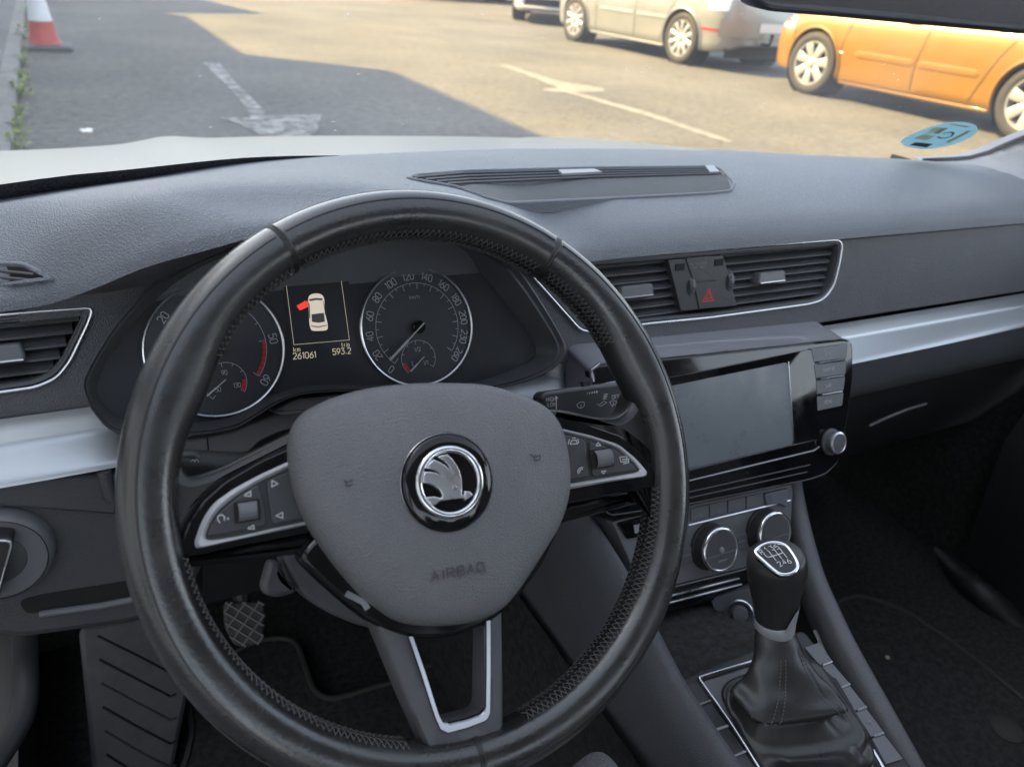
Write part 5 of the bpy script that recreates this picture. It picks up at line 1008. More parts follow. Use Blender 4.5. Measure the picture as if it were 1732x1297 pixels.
def mat_obj(name, lab, edge_px, z, tilt=0.0):
    o = empty(name, PZ(*edge_px[0], z), lab, 'floor mat'); P = [PZ(*p, z) for p in edge_px]; mb = MB(); Q = cr(P, 160); mb.loops([[p - Vector((0, 0, .012)) for p in Q], Q], True, False, True); mb.build('mat_carpet', 'carpet', o, 40)
    mb = MB(); mb.tube([p + Vector((0, 0, .001)) for p in Q], .0042, True, 6); mb.build('edge_binding', 'binding', o, 60); return o
mat_obj('driver_floor_mat', 'black carpet mat with raised edge binding under the pedals', [(405, 1098), (440, 1084), (480, 1080), (503, 1093), (517, 1130), (530, 1165), (550, 1180), (575, 1180), (620, 1166), (680, 1148), (720, 1128), (745, 1124), (762, 1140), (775, 1165), (790, 1200), (815, 1290), (830, 1420), (600, 1480), (300, 1420), (318, 1275), (325, 1240), (322, 1180), (345, 1130)], -.93)
pm = mat_obj('passenger_floor_mat', 'black carpet mat with edge binding in the passenger footwell', [(1440, 1010), (1510, 1025), (1570, 1060), (1640, 1110), (1735, 1187), (1850, 1290), (1800, 1400), (1600, 1420), (1420, 1060)], -.93)
mb = MB(); c = PZ(1703, 1232, -.928); mb.lathe(c, (0, 0, 1), [(.024, 0), (.022, .003), (.012, .005), (0, .0055)], 32); mb.build('mat_fixing', 'binding', pm, 50)
cb = MB(); cb.lathe(PZ(1500, 1112, -.928), (0, 0, 1), [(.004, 0), (.0045, .002), (.002, .004), (0, .0045)], 7); tag(cb.build('crumb', 'crumb', None, 30), 'tiny pale crumb lying on the passenger mat', 'crumb')

# ================================================================ CABIN SHELL
cabin = empty('car_cabin', (0.58, -0.2, -0.96), 'dark carpeted cabin shell of the car with pale roof lining and pillar trim', 'car cabin')
def slab(name, c, h, m_, par=cabin): mb = MB(); mb.box(c, (h[0], 0, 0), (0, h[1], 0), (0, 0, h[2])); return mb.build(name, m_, par, 0)
slab('floor', (.65, -.3, -.97), (.87, 1.5, .02), 'carpet')
slab('sill', (1.48, -.0, -.86), (.05, 1.1, .12), 'carpet')
slab('bulkhead', (.58, 1.02, -.62), (.80, .02, .34), 'carpet')
slab('sill', (-.20, -.3, -.90), (.05, 1.3, .09), 'black')
mb = MB(); mb.loops([[Vector((.40, y, -.95)), Vector((.42, y, -.78)), Vector((.46, y, -.66)), Vector((.55, y, -.65)), Vector((.60, y, -.78)), Vector((.62, y, -.95))] for y in (-.9, .05, .5, 1.0)], False); mb.build('tunnel', 'carpet', cabin, 50)
mb = MB(); mb.loops([[Vector((.36, y, -.95)), Vector((.37, y, -.62))] for y in (.1, .5, 1.0)], False); mb.build('tunnel_side', 'carpet', cabin, 0)
# windscreen side frame and roof
HD = [(-.18, -.16, .235), (.0, -.05, .25), (.3, .01, .262), (.58, .02, .267), (.9, .01, .262), (1.16, -.05, .25), (1.34, -.16, .235)]
HF = rowfn(HD)
mb = MB(); mb.loops([[Vector((x, HF(x)[0] - .0 - (t * 1.4), HF(x)[1] + .05 * math.sin(min(1, t * 1.4) * math.pi * .5) - .02 * t * t)) for t in [i / 12 for i in range(13)]] for x in [-.18 + 1.52 * i / 20 for i in range(21)]], False)
mb.loops([[Vector((x, HF(x)[0] - .0 - (t * 1.4), .05 + HF(x)[1] + .05 * math.sin(min(1, t * 1.4) * math.pi * .5) - .02 * t * t)) for t in [i / 12 for i in range(13)]] for x in [-.18 + 1.52 * i / 20 for i in range(21)]], False); mb.build('roof_lining', 'liner', cabin, 60)
def post(name, pts, m_, r=.035):
    mb = MB(); mb.tube(cr(pts, 24, False), r, False, 12); return mb.build(name, m_, cabin, 60)
# right windscreen pillar: its foot shows beside the sticker
f0, f1, f2 = PY(1640, 268, .80), PY(1690, 252, .77), PY(1732, 232, .73)
mb = MB(); A = [PY(1560, 273, .785), PY(1640, 268, .765), PY(1690, 251, .735), PY(1732, 233, .70), Vector((1.35, .40, .07)), Vector((1.33, -.16, .235))]
B = [PG(1572, 278, -.003), PG(1612, 287, -.004), PG(1660, 300, -.004), PG(1722, 318, -.004), Vector((1.46, .52, -.215)), Vector((1.46, .34, .0)), Vector((1.42, -.18, .18))]
Aa, Bb = cr(A, 40, False), cr(B, 40, False); mb.loops([[a + Vector((.02, .03, 0)), a, a.lerp(b, .5) + Vector((-.006, -.006, .002)), b, b + Vector((.03, 0, -.02))] for a, b in zip(Aa, Bb)], False); mb.build('windscreen_pillar', 'pillar', cabin, 60)
mb = MB(); mb.tube([p + Vector((-.003, -.004, .002)) for p in Aa], .0038, False, 8); mb.build('pillar_seal', 'seamblack', cabin, 60)
post('windscreen_pillar', [Vector((-.20, .62, -.18)), Vector((-.22, .30, .04)), Vector((-.20, .05, .16)), Vector((-.18, -.18, .24))], 'pillar', .03)
post('door_post', [Vector((1.36, -.5, -.9)), Vector((1.40, -.5, -.3)), Vector((1.33, -.55, .26))], 'pillar', .05)
post('door_post', [Vector((-.24, -.5, -.9)), Vector((-.26, -.5, -.3)), Vector((-.19, -.55, .26))], 'pillar', .05)
# passenger door
mb = MB(); mb.loops([[Vector((1.40, y, -.95)), Vector((1.37, y, -.80)), Vector((1.34, y, -.62)), Vector((1.38, y, -.55)), Vector((1.39, y, -.40)), Vector((1.37, y, -.26)), Vector((1.42, y, -.24)), Vector((1.46, y, -.24))] for y in [-.48 + i * .13 for i in range(9)]], False); mb.build('door_panel', 'black', cabin, 50)
mb = MB(); mb.loops([[Vector((1.44, y, -.95)), Vector((1.40, y, -.7)), Vector((1.44, y, -.36)), Vector((1.47, y, -.25))] for y in (.55, .8, 1.04)], False); mb.build('kick_panel', 'carpet', cabin, 50)
mb = MB(); mb.tube(cr([PY(1590, 935, .62), PY(1640, 985, .52), PY(1700, 1040, .45), PY(1790, 1130, .36)], 20, False), [.018 + .012 * i / 19 for i in range(20)], False, 12); mb.build('door_pocket', 'black', cabin, 60)
mb = MB(); mb.tube(cr([PY(45, 960, .60), PY(42, 1060, .60), PY(42, 1110, .60), PY(44, 1160, .59), PY(38, 1205, .575), PY(16, 1250, .56), PY(-20, 1305, .54)], 24, False), .0105, False, 12); mb.build('door_seal', 'black', cabin, 60)
# rear of the cabin, as the mirror sees it
def cpart(name, loc):
    o = empty(name, loc); o.parent = cabin; o.location = Vector(loc) - Vector((0.58, -0.2, -0.96)); return o
rbch = cpart('rear_bench', (.58, -1.35, -.65))
mb = MB(); mb.box((.58, -1.25, -.55), (.66, 0, 0), (0, .28, 0), (0, 0, .12)); mb.build('seat', 'fabric', rbch, 40)
mb = MB(); mb.loops([[Vector((x, -1.42, -.45)), Vector((x, -1.50, -.1)), Vector((x, -1.60, .02)), Vector((x, -1.72, .0)), Vector((x, -1.72, -.5))] for x in (-.1, .2, .58, .96, 1.26)], False); mb.build('backrest', 'fabric', rbch, 40)
for x in (.15, .58, 1.01): mb = MB(); plate('', rounded([Vector((x + a, -1.58, b)) for a, b in ((-.12, 0), (.12, 0), (.11, .17), (-.11, .17))], .04), .09, None, bevel=.02, mb=mb); mb.build('headrest', 'fabric', rbch, 60)
def seat(name, x, lab, bolster=True):
    s = cpart(name, (x, -.05, -.7)); mb = MB(); rows = []
    for y, zt, hw in ((.0, -.70, .20), (.025, -.655, .23), (.01, -.63, .245), (-.05, -.615, .25), (-.12, -.62, .255), (-.2, -.65, .255), (-.30, -.68, .25)):
        rows.append([Vector((x - hw, y, zt - .12)), Vector((x - hw, y, zt + .005)), Vector((x - hw * .85, y, zt + .03)), Vector((x - hw * .6, y, zt - .005)), Vector((x, y, zt - .015)), Vector((x + hw * .6, y, zt - .005)), Vector((x + hw * .85, y, zt + .03)), Vector((x + hw, y, zt + .005)), Vector((x + hw, y, zt - .12))])
    mb.loops(rows, False, True, True); mb.build('seat_cushion', 'fabric', s, 60)
    mb = MB(); rows = []
    for z, y, hw, d in ((-.66, -.26, .24, .12), (-.4, -.34, .26, .12), (-.15, -.42, .25, .11), (.0, -.47, .20, .09), (.04, -.49, .16, .06)):
        rows.append([Vector((x - hw, y - d, z)), Vector((x - hw, y + .05, z)), Vector((x - hw * .7, y + .02, z)), Vector((x, y, z)), Vector((x + hw * .7, y + .02, z)), Vector((x + hw, y + .05, z)), Vector((x + hw, y - d, z)), Vector((x, y - d - .02, z))])
    mb.loops(rows, True, True, True); mb.build('backrest', 'fabric', s, 60)
    mb = MB(); plate('', rounded([Vector((x + a, -.44, b)) for a, b in ((-.12, .05), (.12, .05), (.11, .21), (-.11, .21))], .05), .10, None, bevel=.03, mb=mb); mb.build('headrest', 'fabric', s, 60)
    return s
seat('passenger_seat', 1.02, 'grey fabric passenger seat beside the centre console')
ds = cpart('driver_seat', (.18, .0, -.7))
mb = MB(); TS = PY(1000, 1287, .27)
rows = []
for y, zt in ((TS.y + .016, -.012), (TS.y + .010, -.002), (TS.y, .002), (TS.y - .03, .004), (TS.y - .1, .0), (TS.y - .3, -.01)):
    rows.append([Vector((TS.x - .35, y, TS.z - .15)), Vector((TS.x - .34, y - .05, TS.z - .04 + zt)), Vector((TS.x - .1, y - .05, TS.z - .03 + zt)), Vector((TS.x - .03, y - .015, TS.z - .012 + zt)), Vector((TS.x, y, TS.z + zt)), Vector((TS.x + .02, y, TS.z - .006 + zt)), Vector((TS.x + .032, y, TS.z - .03 + zt)), Vector((TS.x + .034, y, TS.z - .15))])
mb.loops(rows, False, True, True); dc = mb.build('seat_cushion', 'fabric', ds, 70); md = dc.modifiers.new('soften', 'SUBSURF'); md.levels = md.render_levels = 2

# ================================================================ WINDSCREEN, STICKER, MIRROR, BONNET
ws = empty('windscreen', (.58, .6, -.2), 'raked windscreen glass with fine dust, painted haze and a black dotted lower edge', 'windscreen')
WF = rowfn([(x, y + .004, z - .004) for x, y, z in WB])
NXW = 60; gl_ = []
for i in range(NXW + 1):
    x = -.18 + 1.52 * i / NXW; b = Vector((x, *WF(x))); h = Vector((x, *HF(x))); gl_.append([b.lerp(h, t) + Vector((0, .02 * math.sin(t * math.pi), .02 * math.sin(t * math.pi))) for t in [j / 16 for j in range(17)]])
mb = MB(); mb.loops(gl_, False); mb.build('glass', 'windscreen', ws, 80)
mb = MB(); rw = []
for i in range(NXW + 1):
    x = -.18 + 1.52 * i / NXW
    t = .045 if x < 0 else max(.007, .045 - (x) * .13); t = max(t, .007)
    a, b = gl_[i][0], gl_[i][0].lerp(gl_[i][1], t / .0625 if t < .0625 else 1) if t < .0625 else gl_[i][1].lerp(gl_[i][2], (t - .0625) / .0625)
    rw.append([a + Vector((0, -.003, -.004)), b + Vector((0, -.002, -.0008))])
mb.loops(rw, False); mb.build('dotted_band', 'frit', ws, 0)
# windscreen sticker, flat on the glass
def onglass(px, py):
    d = ray(px, py).normalized(); best = None
    for i in range(NXW):
        for j in range(16):
            a, b, c = gl_[i][j], gl_[i + 1][j], gl_[i][j + 1]; n = (b - a).cross(c - a); q = d * (a.dot(n) / d.dot(n))
            if a.x <= q.x <= b.x and min(a.y, c.y) - .002 <= q.y <= max(a.y, c.y) + .002 and abs((q - a).dot(n.normalized())) < .02: return q, n.normalized()
    return d * 1.3, Vector((0, -.5, .85))
q, n = onglass(1588, 235)
if n.dot(-q) < 0: n = -n
TK = Plane(q + n * .002, n)
E0 = [(1524, 240), (1532, 248), (1560, 252.5), (1590, 250), (1622, 242), (1643, 232), (1653, 222), (1650, 213), (1635, 208.5), (1610, 208), (1580, 213), (1548, 225), (1530, 234)]
mb = MB(); plate('', cr(TK.ats(E0), 60), .0005, None, bevel=.0001, mb=mb); stk = mb.build('windscreen_sticker', 'sticker', None, 0); tag(stk, 'round blue paper sticker in the lower corner of the windscreen', 'sticker')
for L, m_ in (([(1538, 246), (1549, 241), (1578, 244), (1567, 250)], 'stickdark'), ([(1545, 234.5), (1562, 227), (1583, 230), (1568, 237.5)], 'stickpale'), ([(1578, 226), (1590, 217), (1604, 217), (1588, 227)], 'stickbrown'), ([(1566, 226), (1580, 216.5), (1592, 215), (1576, 226)], 'stickpale'), ([(1600, 240), (1636, 222), (1643, 222), (1604, 242)], 'stickbrown'), ([(1607, 211), (1611, 210), (1641, 214), (1636, 216.5)], 'stickpale')):
    mb = MB(); mb.add(TK.ats(L, .0004), [(0, 1, 2, 3)]); mb.build('sticker_print', m_, stk, 0, recalc=False)
mb = MB(); mb.ribbon(TK.ats([(1594, 226.5), (1600, 225), (1609, 224), (1613, 226), (1609, 231), (1599, 234), (1590, 234), (1586, 231.5)], .0005), TK.n, .003); mb.build('sticker_emblem', 'stickdark', stk, 0, recalc=False)
# interior mirror
mi = empty('rear_view_mirror', PY(1500, 20, .36), 'dark framed rear view mirror hanging at the top edge of the windscreen', 'mirror')
MPl = Plane(PY(1500, 30, .36), Vector((-.40, -.90, -.03)), (1, -.40, 0))
mo = MPl.ats([(1268, -40), (1270, -8), (1280, 12), (1300, 20), (1420, 30), (1560, 43), (1732, 58), (1850, 66), (1880, 50), (1885, -40), (1870, -110), (1840, -125), (1300, -125), (1275, -100)])
mi_in = MPl.ats([(1285, -40), (1287, -12), (1296, -1), (1310, 4), (1420, 13), (1560, 26), (1732, 42), (1840, 50), (1862, 40), (1868, -40), (1858, -98), (1830, -110), (1310, -110), (1292, -95)])
mb = MB(); frame('', rounded(mo, .006), rounded(mi_in, .006), .03, None, bevel=.003, mb=mb, n=120, depth_in=.004); hs_ = mb.build('mirror_housing', 'trim', mi, 50)
mb = MB(); P = rounded(mi_in, .006); mb.add([p - MPl.n * .003 for p in P], [tuple(range(len(P)))]); mb.build('mirror_glass', 'mirror', mi, 0)
mb = MB(); P = rounded(mo, .006); cM = sum(P, Vector()) / len(P); mb.loops([[p - MPl.n * .028 for p in P], [cM + (p - cM) * .85 - MPl.n * .045 for p in P]], True, False, True); mb.tube([cM - MPl.n * .04, Vector((.58, .43, .10))], .012, False, 10); mb.build('mirror_back', 'trim', mi, 50)
# bonnet
def bon(x, t):
    y0 = rowfn([(a, b + .035, c) for a, b, c in WB])(x)[0]; y = y0 + (1.78 - y0) * t
    z0 = -.222 ; zf = -0.398 + .026 * math.exp(-((x - .58) / .5) ** 4) - .0
    zz = z0 + (zf - z0) * t + .012 * math.sin(t * math.pi) + .010 * (math.exp(-((x - .16) / .05) ** 2) + math.exp(-((x - 1.0) / .05) ** 2)) * t
    return Vector((x, y, zz - (.10 * max(0, t - .9) / .1 if t > .9 else 0)))
mb = MB(); mb.loops([[bon(x, j / 24) for j in range(25)] for x in [-.30 + 1.75 * i / 70 for i in range(71)]], False); bo = mb.build('bonnet', 'bonnet', None, 50); tag(bo, 'pale silver bonnet beyond the foot of the windscreen', 'bonnet')
mb = MB(); mb.loops([[Vector((x, y + .006, -.215)), Vector((x, y + .02, -.226)), Vector((x, y + .05, -.245))] for x, y in [(-.30 + 1.75 * i / 50, rowfn(WB)(-.30 + 1.75 * i / 50)[0]) for i in range(51)]], False); mb.build('cowl', 'black', bo, 0)

# ================================================================ OUTSIDE: everything stands on the gently sloping tarmac
GN = Vector((-0.03, 0, 1)).normalized(); MG = Matrix.Rotation(-0.029991, 4, 'Y'); MGi = MG.inverted()
def G(px, py, h=0.0):                                                # photograph -> place on the tarmac (in its own axes)
    d = ray(px, py); o = Vector((0, 0, Z0)); t = (h - o.dot(GN)) / d.dot(GN); p = MGi @ (o + d * t); return Vector((p.x, p.y, h))
def gobj(mb, name, m_, loc=(0, 0, 0), rz=0.0, smooth=30, parent=None):
    ob = mb.build(name, m_, None, smooth, False)
    if parent is None: ob.matrix_world = MG @ Matrix.Translation(loc) @ Matrix.Rotation(rz, 4, 'Z')
    else: ob.parent = parent
    return ob
def groot(name, loc, rz, lab, cat, group=None):
    o = bpy.data.objects.new(name, None); COL.objects.link(o); o.matrix_world = MG @ Matrix.Translation(loc) @ Matrix.Rotation(rz, 4, 'Z'); return tag(o, lab, cat, group)
mb = MB(); mb.add([(-150, -150, 0), (200, -150, 0), (200, 250, 0), (-150, 250, 0)], [(0, 1, 2, 3)]); tag(gobj(mb, 'ground', 'asphalt', smooth=0), kind='structure')
KX = -0.30
mb = MB(); mb.loops([[Vector((KX, y, .0)), Vector((KX, y, .055)), Vector((KX - .015, y, .07)), Vector((KX - .12, y, .072)), Vector((KX - .12, y, .0))] for y in [-12 + i * 1.0 for i in range(60)]], False); tag(gobj(mb, 'kerb', 'concrete'), kind='structure')
mb = MB(); mb.add([(KX - .12, -12, .066), (KX - .12, 47, .066), (-3.6, 47, .066), (-3.6, -12, .066)], [(0, 1, 2, 3)]); tag(gobj(mb, 'pavement', 'pave', smooth=0), kind='structure')
def marking(name, polys, m_='paint'):
    mb = MB()
    for P in polys: Q = [Vector((*p.to_2d(), .004)) for p in P]; mb.add(Q, [tuple(range(len(Q)))])
    tag(gobj(mb, name, m_, smooth=0), kind='structure')
marking('road_marking_arrow', [[G(343, 107), G(371, 107), G(400, 142), G(440, 180), G(452, 197), G(545, 194), G(537, 222), G(520, 234), G(460, 236), G(438, 228), G(400, 209), G(371, 200), G(425, 200), G(417, 184), G(385, 148)]])
marking('road_marking_line', [[G(846, 111), G(856, 110), G(940, 137), G(1022, 151), G(1022, 155), G(975, 157), G(1110, 195), G(1240, 240), G(1226, 242), G(1100, 199), G(960, 158), G(920, 155), G(918, 151), G(945, 150)]], 'paintgood')
c_ = G(146, 222); rs = random.Random(5); marking('road_marking_stain', [[c_ + Vector((math.cos(a) * r_, math.sin(a) * r_ * 1.6, 0)) for a, r_ in [(2 * math.pi * k / 22, rs.uniform(.016, .05)) for k in range(22)]]], 'conewhite')
# weeds along the kerb foot, each clump a plant of its own
wl = [(41, 62, .19), (33, 103, .11), (31, 128, .10), (26, 156, .15), (20, 190, .09), (16, 218, .10), (8, 245, .12), (48, 20, .16), (36, 84, .08)]
for i, (px, py, h) in enumerate(wl):
    c = G(px + 3, py + 8); c.x = max(c.x, KX + .02); mb = MB(); rn = random.Random(i)
    for k in range(70):
        a = rn.uniform(0, 6.28); r = rn.uniform(.0, .55) * h; z = rn.uniform(.05, 1) * h * .8; L = h * rn.uniform(.18, .34); w_ = L * .28; e = Vector((math.cos(a), math.sin(a) * 1.5, 0)); d = (e * .8 + Vector((0, 0, rn.uniform(-.1, .9)))).normalized(); s = d.cross(Vector((0, 0, 1))).normalized(); p = e * r + Vector((0, 0, z))
        mb.add([p, p + d * L * .5 + s * w_, p + d * L, p + d * L * .5 - s * w_], [(0, 1, 2, 3)])
    for k in range(5): a = rn.uniform(0, 6.28); mb.tube([Vector((0, 0, 0)), Vector((math.cos(a), math.sin(a), 1.6)) * h * .45], .003, False, 4)
    w_ = gobj(mb, 'weed', 'weed', c, smooth=0); tag(w_, ['largest bright green weed at the kerb beside the traffic cone', 'small green weed just in front of the cone', 'thin pale weed below the small one near the cone', 'broad leafy weed halfway down the kerb', 'small weed under the broad leafy one', 'low weed between two others near the bonnet', 'green weed nearest the bonnet at the left edge', 'weed behind the cone against the kerb', 'tiny weed hidden by the cone base'][i], 'weed', 'weeds along the kerb')
# traffic cone
cn = groot('traffic_cone', G(78, 83), 0, 'red and white traffic cone on a dark square base beside the kerb', 'traffic cone')
mb = MB(); mb.loops([[Vector((sx * w_, sy * w_, z)) for sx, sy in ((-1, -1), (-.72, -1.04), (.72, -1.04), (1, -1), (1.04, -.72), (1.04, .72), (1, 1), (.72, 1.04), (-.72, 1.04), (-1, 1), (-1.04, .72), (-1.04, -.72))] for w_, z in ((.225, 0), (.23, .03), (.215, .045), (.13, .055))], True, True, True); gobj(mb, 'base', 'conebase', parent=cn)
def ring(a, b): mb = MB(); mb.lathe((0, 0, 0), (0, 0, 1), [(.158, .05), (.148, .07), (.118, .16), (.106, .24)][a:b] if a < 4 else [], 40); return mb
mb = MB(); mb.lathe((0, 0, 0), (0, 0, 1), [(.155, .05), (.147, .062), (.128, .115), (.113, .19), (.105, .26)], 40); gobj(mb, 'cone_body', 'conered', parent=cn, smooth=60)
mb = MB(); mb.lathe((0, 0, 0), (0, 0, 1), [(.1055, .26), (.068, .53)], 40); gobj(mb, 'reflective_band', 'conewhite', parent=cn, smooth=60)
mb = MB(); mb.lathe((0, 0, 0), (0, 0, 1), [(.068, .53), (.036, .74), (.024, .75), (.02, .74)], 40); gobj(mb, 'cone_tip', 'conered', parent=cn, smooth=60)

# ---------------------------------------------------------------- parked cars
def car(name, lab, loc, rz, paint, D, rim_spokes, detail):
    root = groot(name, loc, rz, lab, 'car', 'cars parked in a row across the lot')
    L, W, Hh, WBs, RO, RW = D['L'], D['W'], D['H'], D['wb'], D['ro'], D['rw']      # ro: rear overhang, rw: wheel radius
    yr = -L / 2; yf = L / 2; ya = yr + RO; yb = ya + WBs; hw = W / 2
    belt = D['belt']; hood = D['hood']
    # stations along the length: y, half width factor, sill height, top height
    ST = [(yr, .60, .34, belt * .86), (yr + .03, .80, .29, belt * .93), (yr + .12, .91, .25, belt * .99), (yr + .32, .975, .22, belt * 1.02), (ya, 1.0, .20, belt * 1.03), (yr + L * .38, 1.0, .19, belt * 1.01), (yr + L * .55, 1.0, .19, belt), (yb - .45, .995, .19, belt * .985), (yb - .05, .985, .20, hood * 1.0), (yb + .30, .955, .21, hood * .955), (yf - .28, .89, .22, hood * .88), (yf - .10, .76, .25, hood * .80), (yf - .02, .58, .29, hood * .72), (yf, .46, .34, hood * .66)]
    fz = lambda y, k: rowfn([(a[0], a[k], 0) for a in ST])(y)[0]
    PRF = [(.0, 0.0), (.80, 0.0), (.93, .02), (.965, .10), (.972, .20), (.985, .34), (1.0, .52), (.998, .66), (.985, .80), (.955, .92), (.91, .985), (.80, 1.02), (.45, 1.045), (0, 1.05)]
    def prof(y):
        w_, z0, z1 = fz(y, 1) * hw, fz(y, 2), fz(y, 3); return [Vector((x * w_, y, z0 + (z1 - z0) * t)) for x, t in PRF]
    def sx(y, z):
        P = prof(y)[1:]
        for a, b in zip(P, P[1:]):
            if a.z <= z <= b.z: return a.x + (b.x - a.x) * (z - a.z) / max(1e-6, b.z - a.z)
        return P[0].x
    yy = [yr + L * i / 90 for i in range(91)]; rows = []
    for y in yy:
        P = cr(prof(y), 40, False); rows.append([Vector((-p.x, p.y, p.z)) for p in P[::-1]] + P[1:-1])
    mb = MB(); mb.loops(rows, True, True, True); body = gobj(mb, 'body', paint, parent=root, smooth=40)
    cts = []
    for y in (ya, yb):
        for s in (-1, 1):
            c_ = MB(); c_.lathe((s * (hw - .26), y, RW - .005), (s, 0, 0), [(0, 0), (RW * 1.14, 0), (RW * 1.14, .4), (0, .4)], 48); k_ = c_.build('cutter', 'black', None, 0, False); cts.append(k_)
    body.parent = None; bpy.context.view_layer.update(); cut(body, cts); body.parent = root
    mb = MB()
    for y in (ya, yb):
        for s in (-1, 1): mb.lathe((s * (hw - .28), y, RW - .005), (s, 0, 0), [(0, 0), (RW * 1.132, .0), (RW * 1.132, .22)], 48)
    gobj(mb, 'wheel_housing', 'seamblack', parent=body, smooth=40)
    mb = MB()
    for y in (ya, yb):
        for s in (-1, 1):
            arc = [];
            for i in range(41):
                a = rad(-14 + 208 * i / 40); Y, Z = y + RW * 1.155 * math.cos(a), RW - .005 + RW * 1.155 * math.sin(a)
                if Z > fz(max(yr, min(yf, Y)), 2) + .02: arc.append(Vector((s * (sx(Y, Z) + .002), Y, Z)))
            mb.tube(arc, .018, False, 8)
    gobj(mb, 'wheel_arch_lip', paint, parent=body, smooth=60)
    # glasshouse
    cab = D['cab']; n_ = len(cab); mb = MB(); rows = []
    for y, zt, wt in cab:
        zb = fz(y, 3) * 1.0; wb_ = fz(y, 1) * hw * .93; rows.append([Vector((a * x, y, z)) for a, x, z in ((-1, wb_, zb - .05), (-1, wb_ * .985, zb), (-1, wt * 1.02, zt * .9 + zb * .1), (-1, wt * .9, zt), (1, wt * .9, zt), (1, wt * 1.02, zt * .9 + zb * .1), (1, wb_ * .985, zb), (1, wb_, zb - .05))])
    mb.loops(rows, False, False, False); gobj(mb, 'glasshouse', 'carglass', parent=root, smooth=50)
    mb = MB(); mb.loops([[Vector((a * wt * .93 * math.cos(0), y, zt + .012 - .03 * abs(a) ** 3)) for a in (-1, -.7, -.3, 0, .3, .7, 1)] for y, zt, wt in cab if zt > Hh * .93], False); gobj(mb, 'roof', paint, parent=root, smooth=50)
    mb = MB()
    for s in (-1, 1):
        mb.tube(cr([Vector((s * wt * 1.0, y, zt - .03)) for y, zt, wt in cab], 30, False), .04, False, 8)
        for y in D['posts']: wt = hw * .72; zt = Hh - .06; mb.tube([Vector((s * fz(y, 1) * hw * .925, y, fz(y, 3) - .02)), Vector((s * wt * 1.02, y - .03, zt))], .035, False, 8)
    gobj(mb, 'window_pillar', paint, parent=root, smooth=60)
    # door seams
    mb = MB()
    for s in (-1, 1):
        for lst in D['seams']:
            pts = cr([Vector((0, y, z)) for y, z in lst], 40, False); mb.tube([Vector((s * (sx(p.y, p.z) + .0006), p.y, p.z)) for p in pts], .0048, False, 6)
    gobj(mb, 'door_seam', 'seamblack', parent=body, smooth=60)
    for (z, h, y0, y1) in D['strips']:
        for s in (-1, 1):
            mb = MB(); R_ = []
            for i in range(31):
                y = y0 + (y1 - y0) * i / 30; k = min(1, i / 2.0, (30 - i) / 2.0); k = max(.05, k); R_.append([Vector((s * (sx(y, z + a * h * k) + o_ * k - .002), y, z + a * h * k)) for a, o_ in ((-1, 0), (-.8, .009), (.3, .013), (.8, .008), (1, 0))])
            mb.loops(R_, False); gobj(mb, 'side_moulding', paint, parent=body, smooth=30)
    for (y, z) in D['handles']:
        for s in (-1, 1): mb = MB(); mb.tube([Vector((s * (sx(y - .09, z) + .003), y - .09, z)), Vector((s * (sx(y, z) + .03), y - .05, z)), Vector((s * (sx(y, z) + .03), y + .05, z)), Vector((s * (sx(y + .09, z) + .003), y + .09, z))], .014, False, 8); gobj(mb, 'door_handle', paint, parent=body, smooth=60)
    mb = MB()
    for s in (-1, 1): mb.tube([Vector((s * (sx(y, fz(y, 2) + .02) - .022), y, fz(y, 2) + .010)) for y in [ya + RW * 1.2 + (yb - ya - RW * 2.4) * i / 12 for i in range(13)]], .024, False, 8)
    gobj(mb, 'sill', D.get('sill', paint), parent=body, smooth=60)
    # wheels
    for y in (ya, yb):
        for s in (-1, 1):
            xw = s * (hw - .02); wh = bpy.data.objects.new('wheel', None); COL.objects.link(wh); wh.parent = root; wh.location = (xw, y, RW)
            mb = MB(); mb.lathe((0, 0, 0), (s, 0, 0), [(RW * .66, -.20), (RW * .90, -.20), (RW * .985, -.185), (RW, -.15), (RW, -.04), (RW * .985, -.012), (RW * .93, .004), (RW * .82, .008), (RW * .72, .002), (RW * .685, -.008), (RW * .67, -.03)], 56); gobj(mb, 'tyre', 'tyre', parent=wh, smooth=50)
            mb = MB(); mb.lathe((0, 0, 0), (s, 0, 0), [(RW * .70, -.004), (RW * .69, .004), (RW * .655, .002), (RW * .63, -.02), (RW * .60, -.10), (RW * .60, -.19)], 56)
            mb.lathe((0, 0, 0), (s, 0, 0), [(RW * .16, -.06), (RW * .17, -.005), (RW * .14, .004), (.0, .006)], 32)
            for q in range(rim_spokes):
                a = 2 * math.pi * q / rim_spokes + .3; e = Vector((0, math.cos(a), math.sin(a))); t = Vector((0, -math.sin(a), math.cos(a))); X = Vector((s, 0, 0)); R_ = []
                w0, w1 = D['spoke']
                for k in range(7):
                    f_ = k / 6; r = RW * (.12 + .535 * f_); w_ = RW * (w0 + (w1 - w0) * f_); dpt = -.012 + .016 * math.sin(f_ * math.pi * .7); R_.append([e * r + t * w_ * -1 + X * (dpt - .03), e * r - t * w_ + X * (dpt - .006), e * r - t * w_ * .7 + X * dpt, e * r + t * w_ * .7 + X * dpt, e * r + t * w_ + X * (dpt - .006), e * r + t * w_ + X * (dpt - .03)])
                mb.loops(R_, False)
            gobj(mb, 'rim', 'alloy', parent=wh, smooth=40)
            mb = MB(); mb.lathe((0, 0, 0), (s, 0, 0), [(RW * .60, -.075), (.0, -.075)], 40); gobj(mb, 'brake_disc', 'seamblack', parent=wh, smooth=0)
    detail(root, body, sx, yr, yf, ya, yb, hw, fz)
    return root
def part(root, mb, name, m_, smooth=40): return gobj(mb, name, m_, parent=root, smooth=smooth)
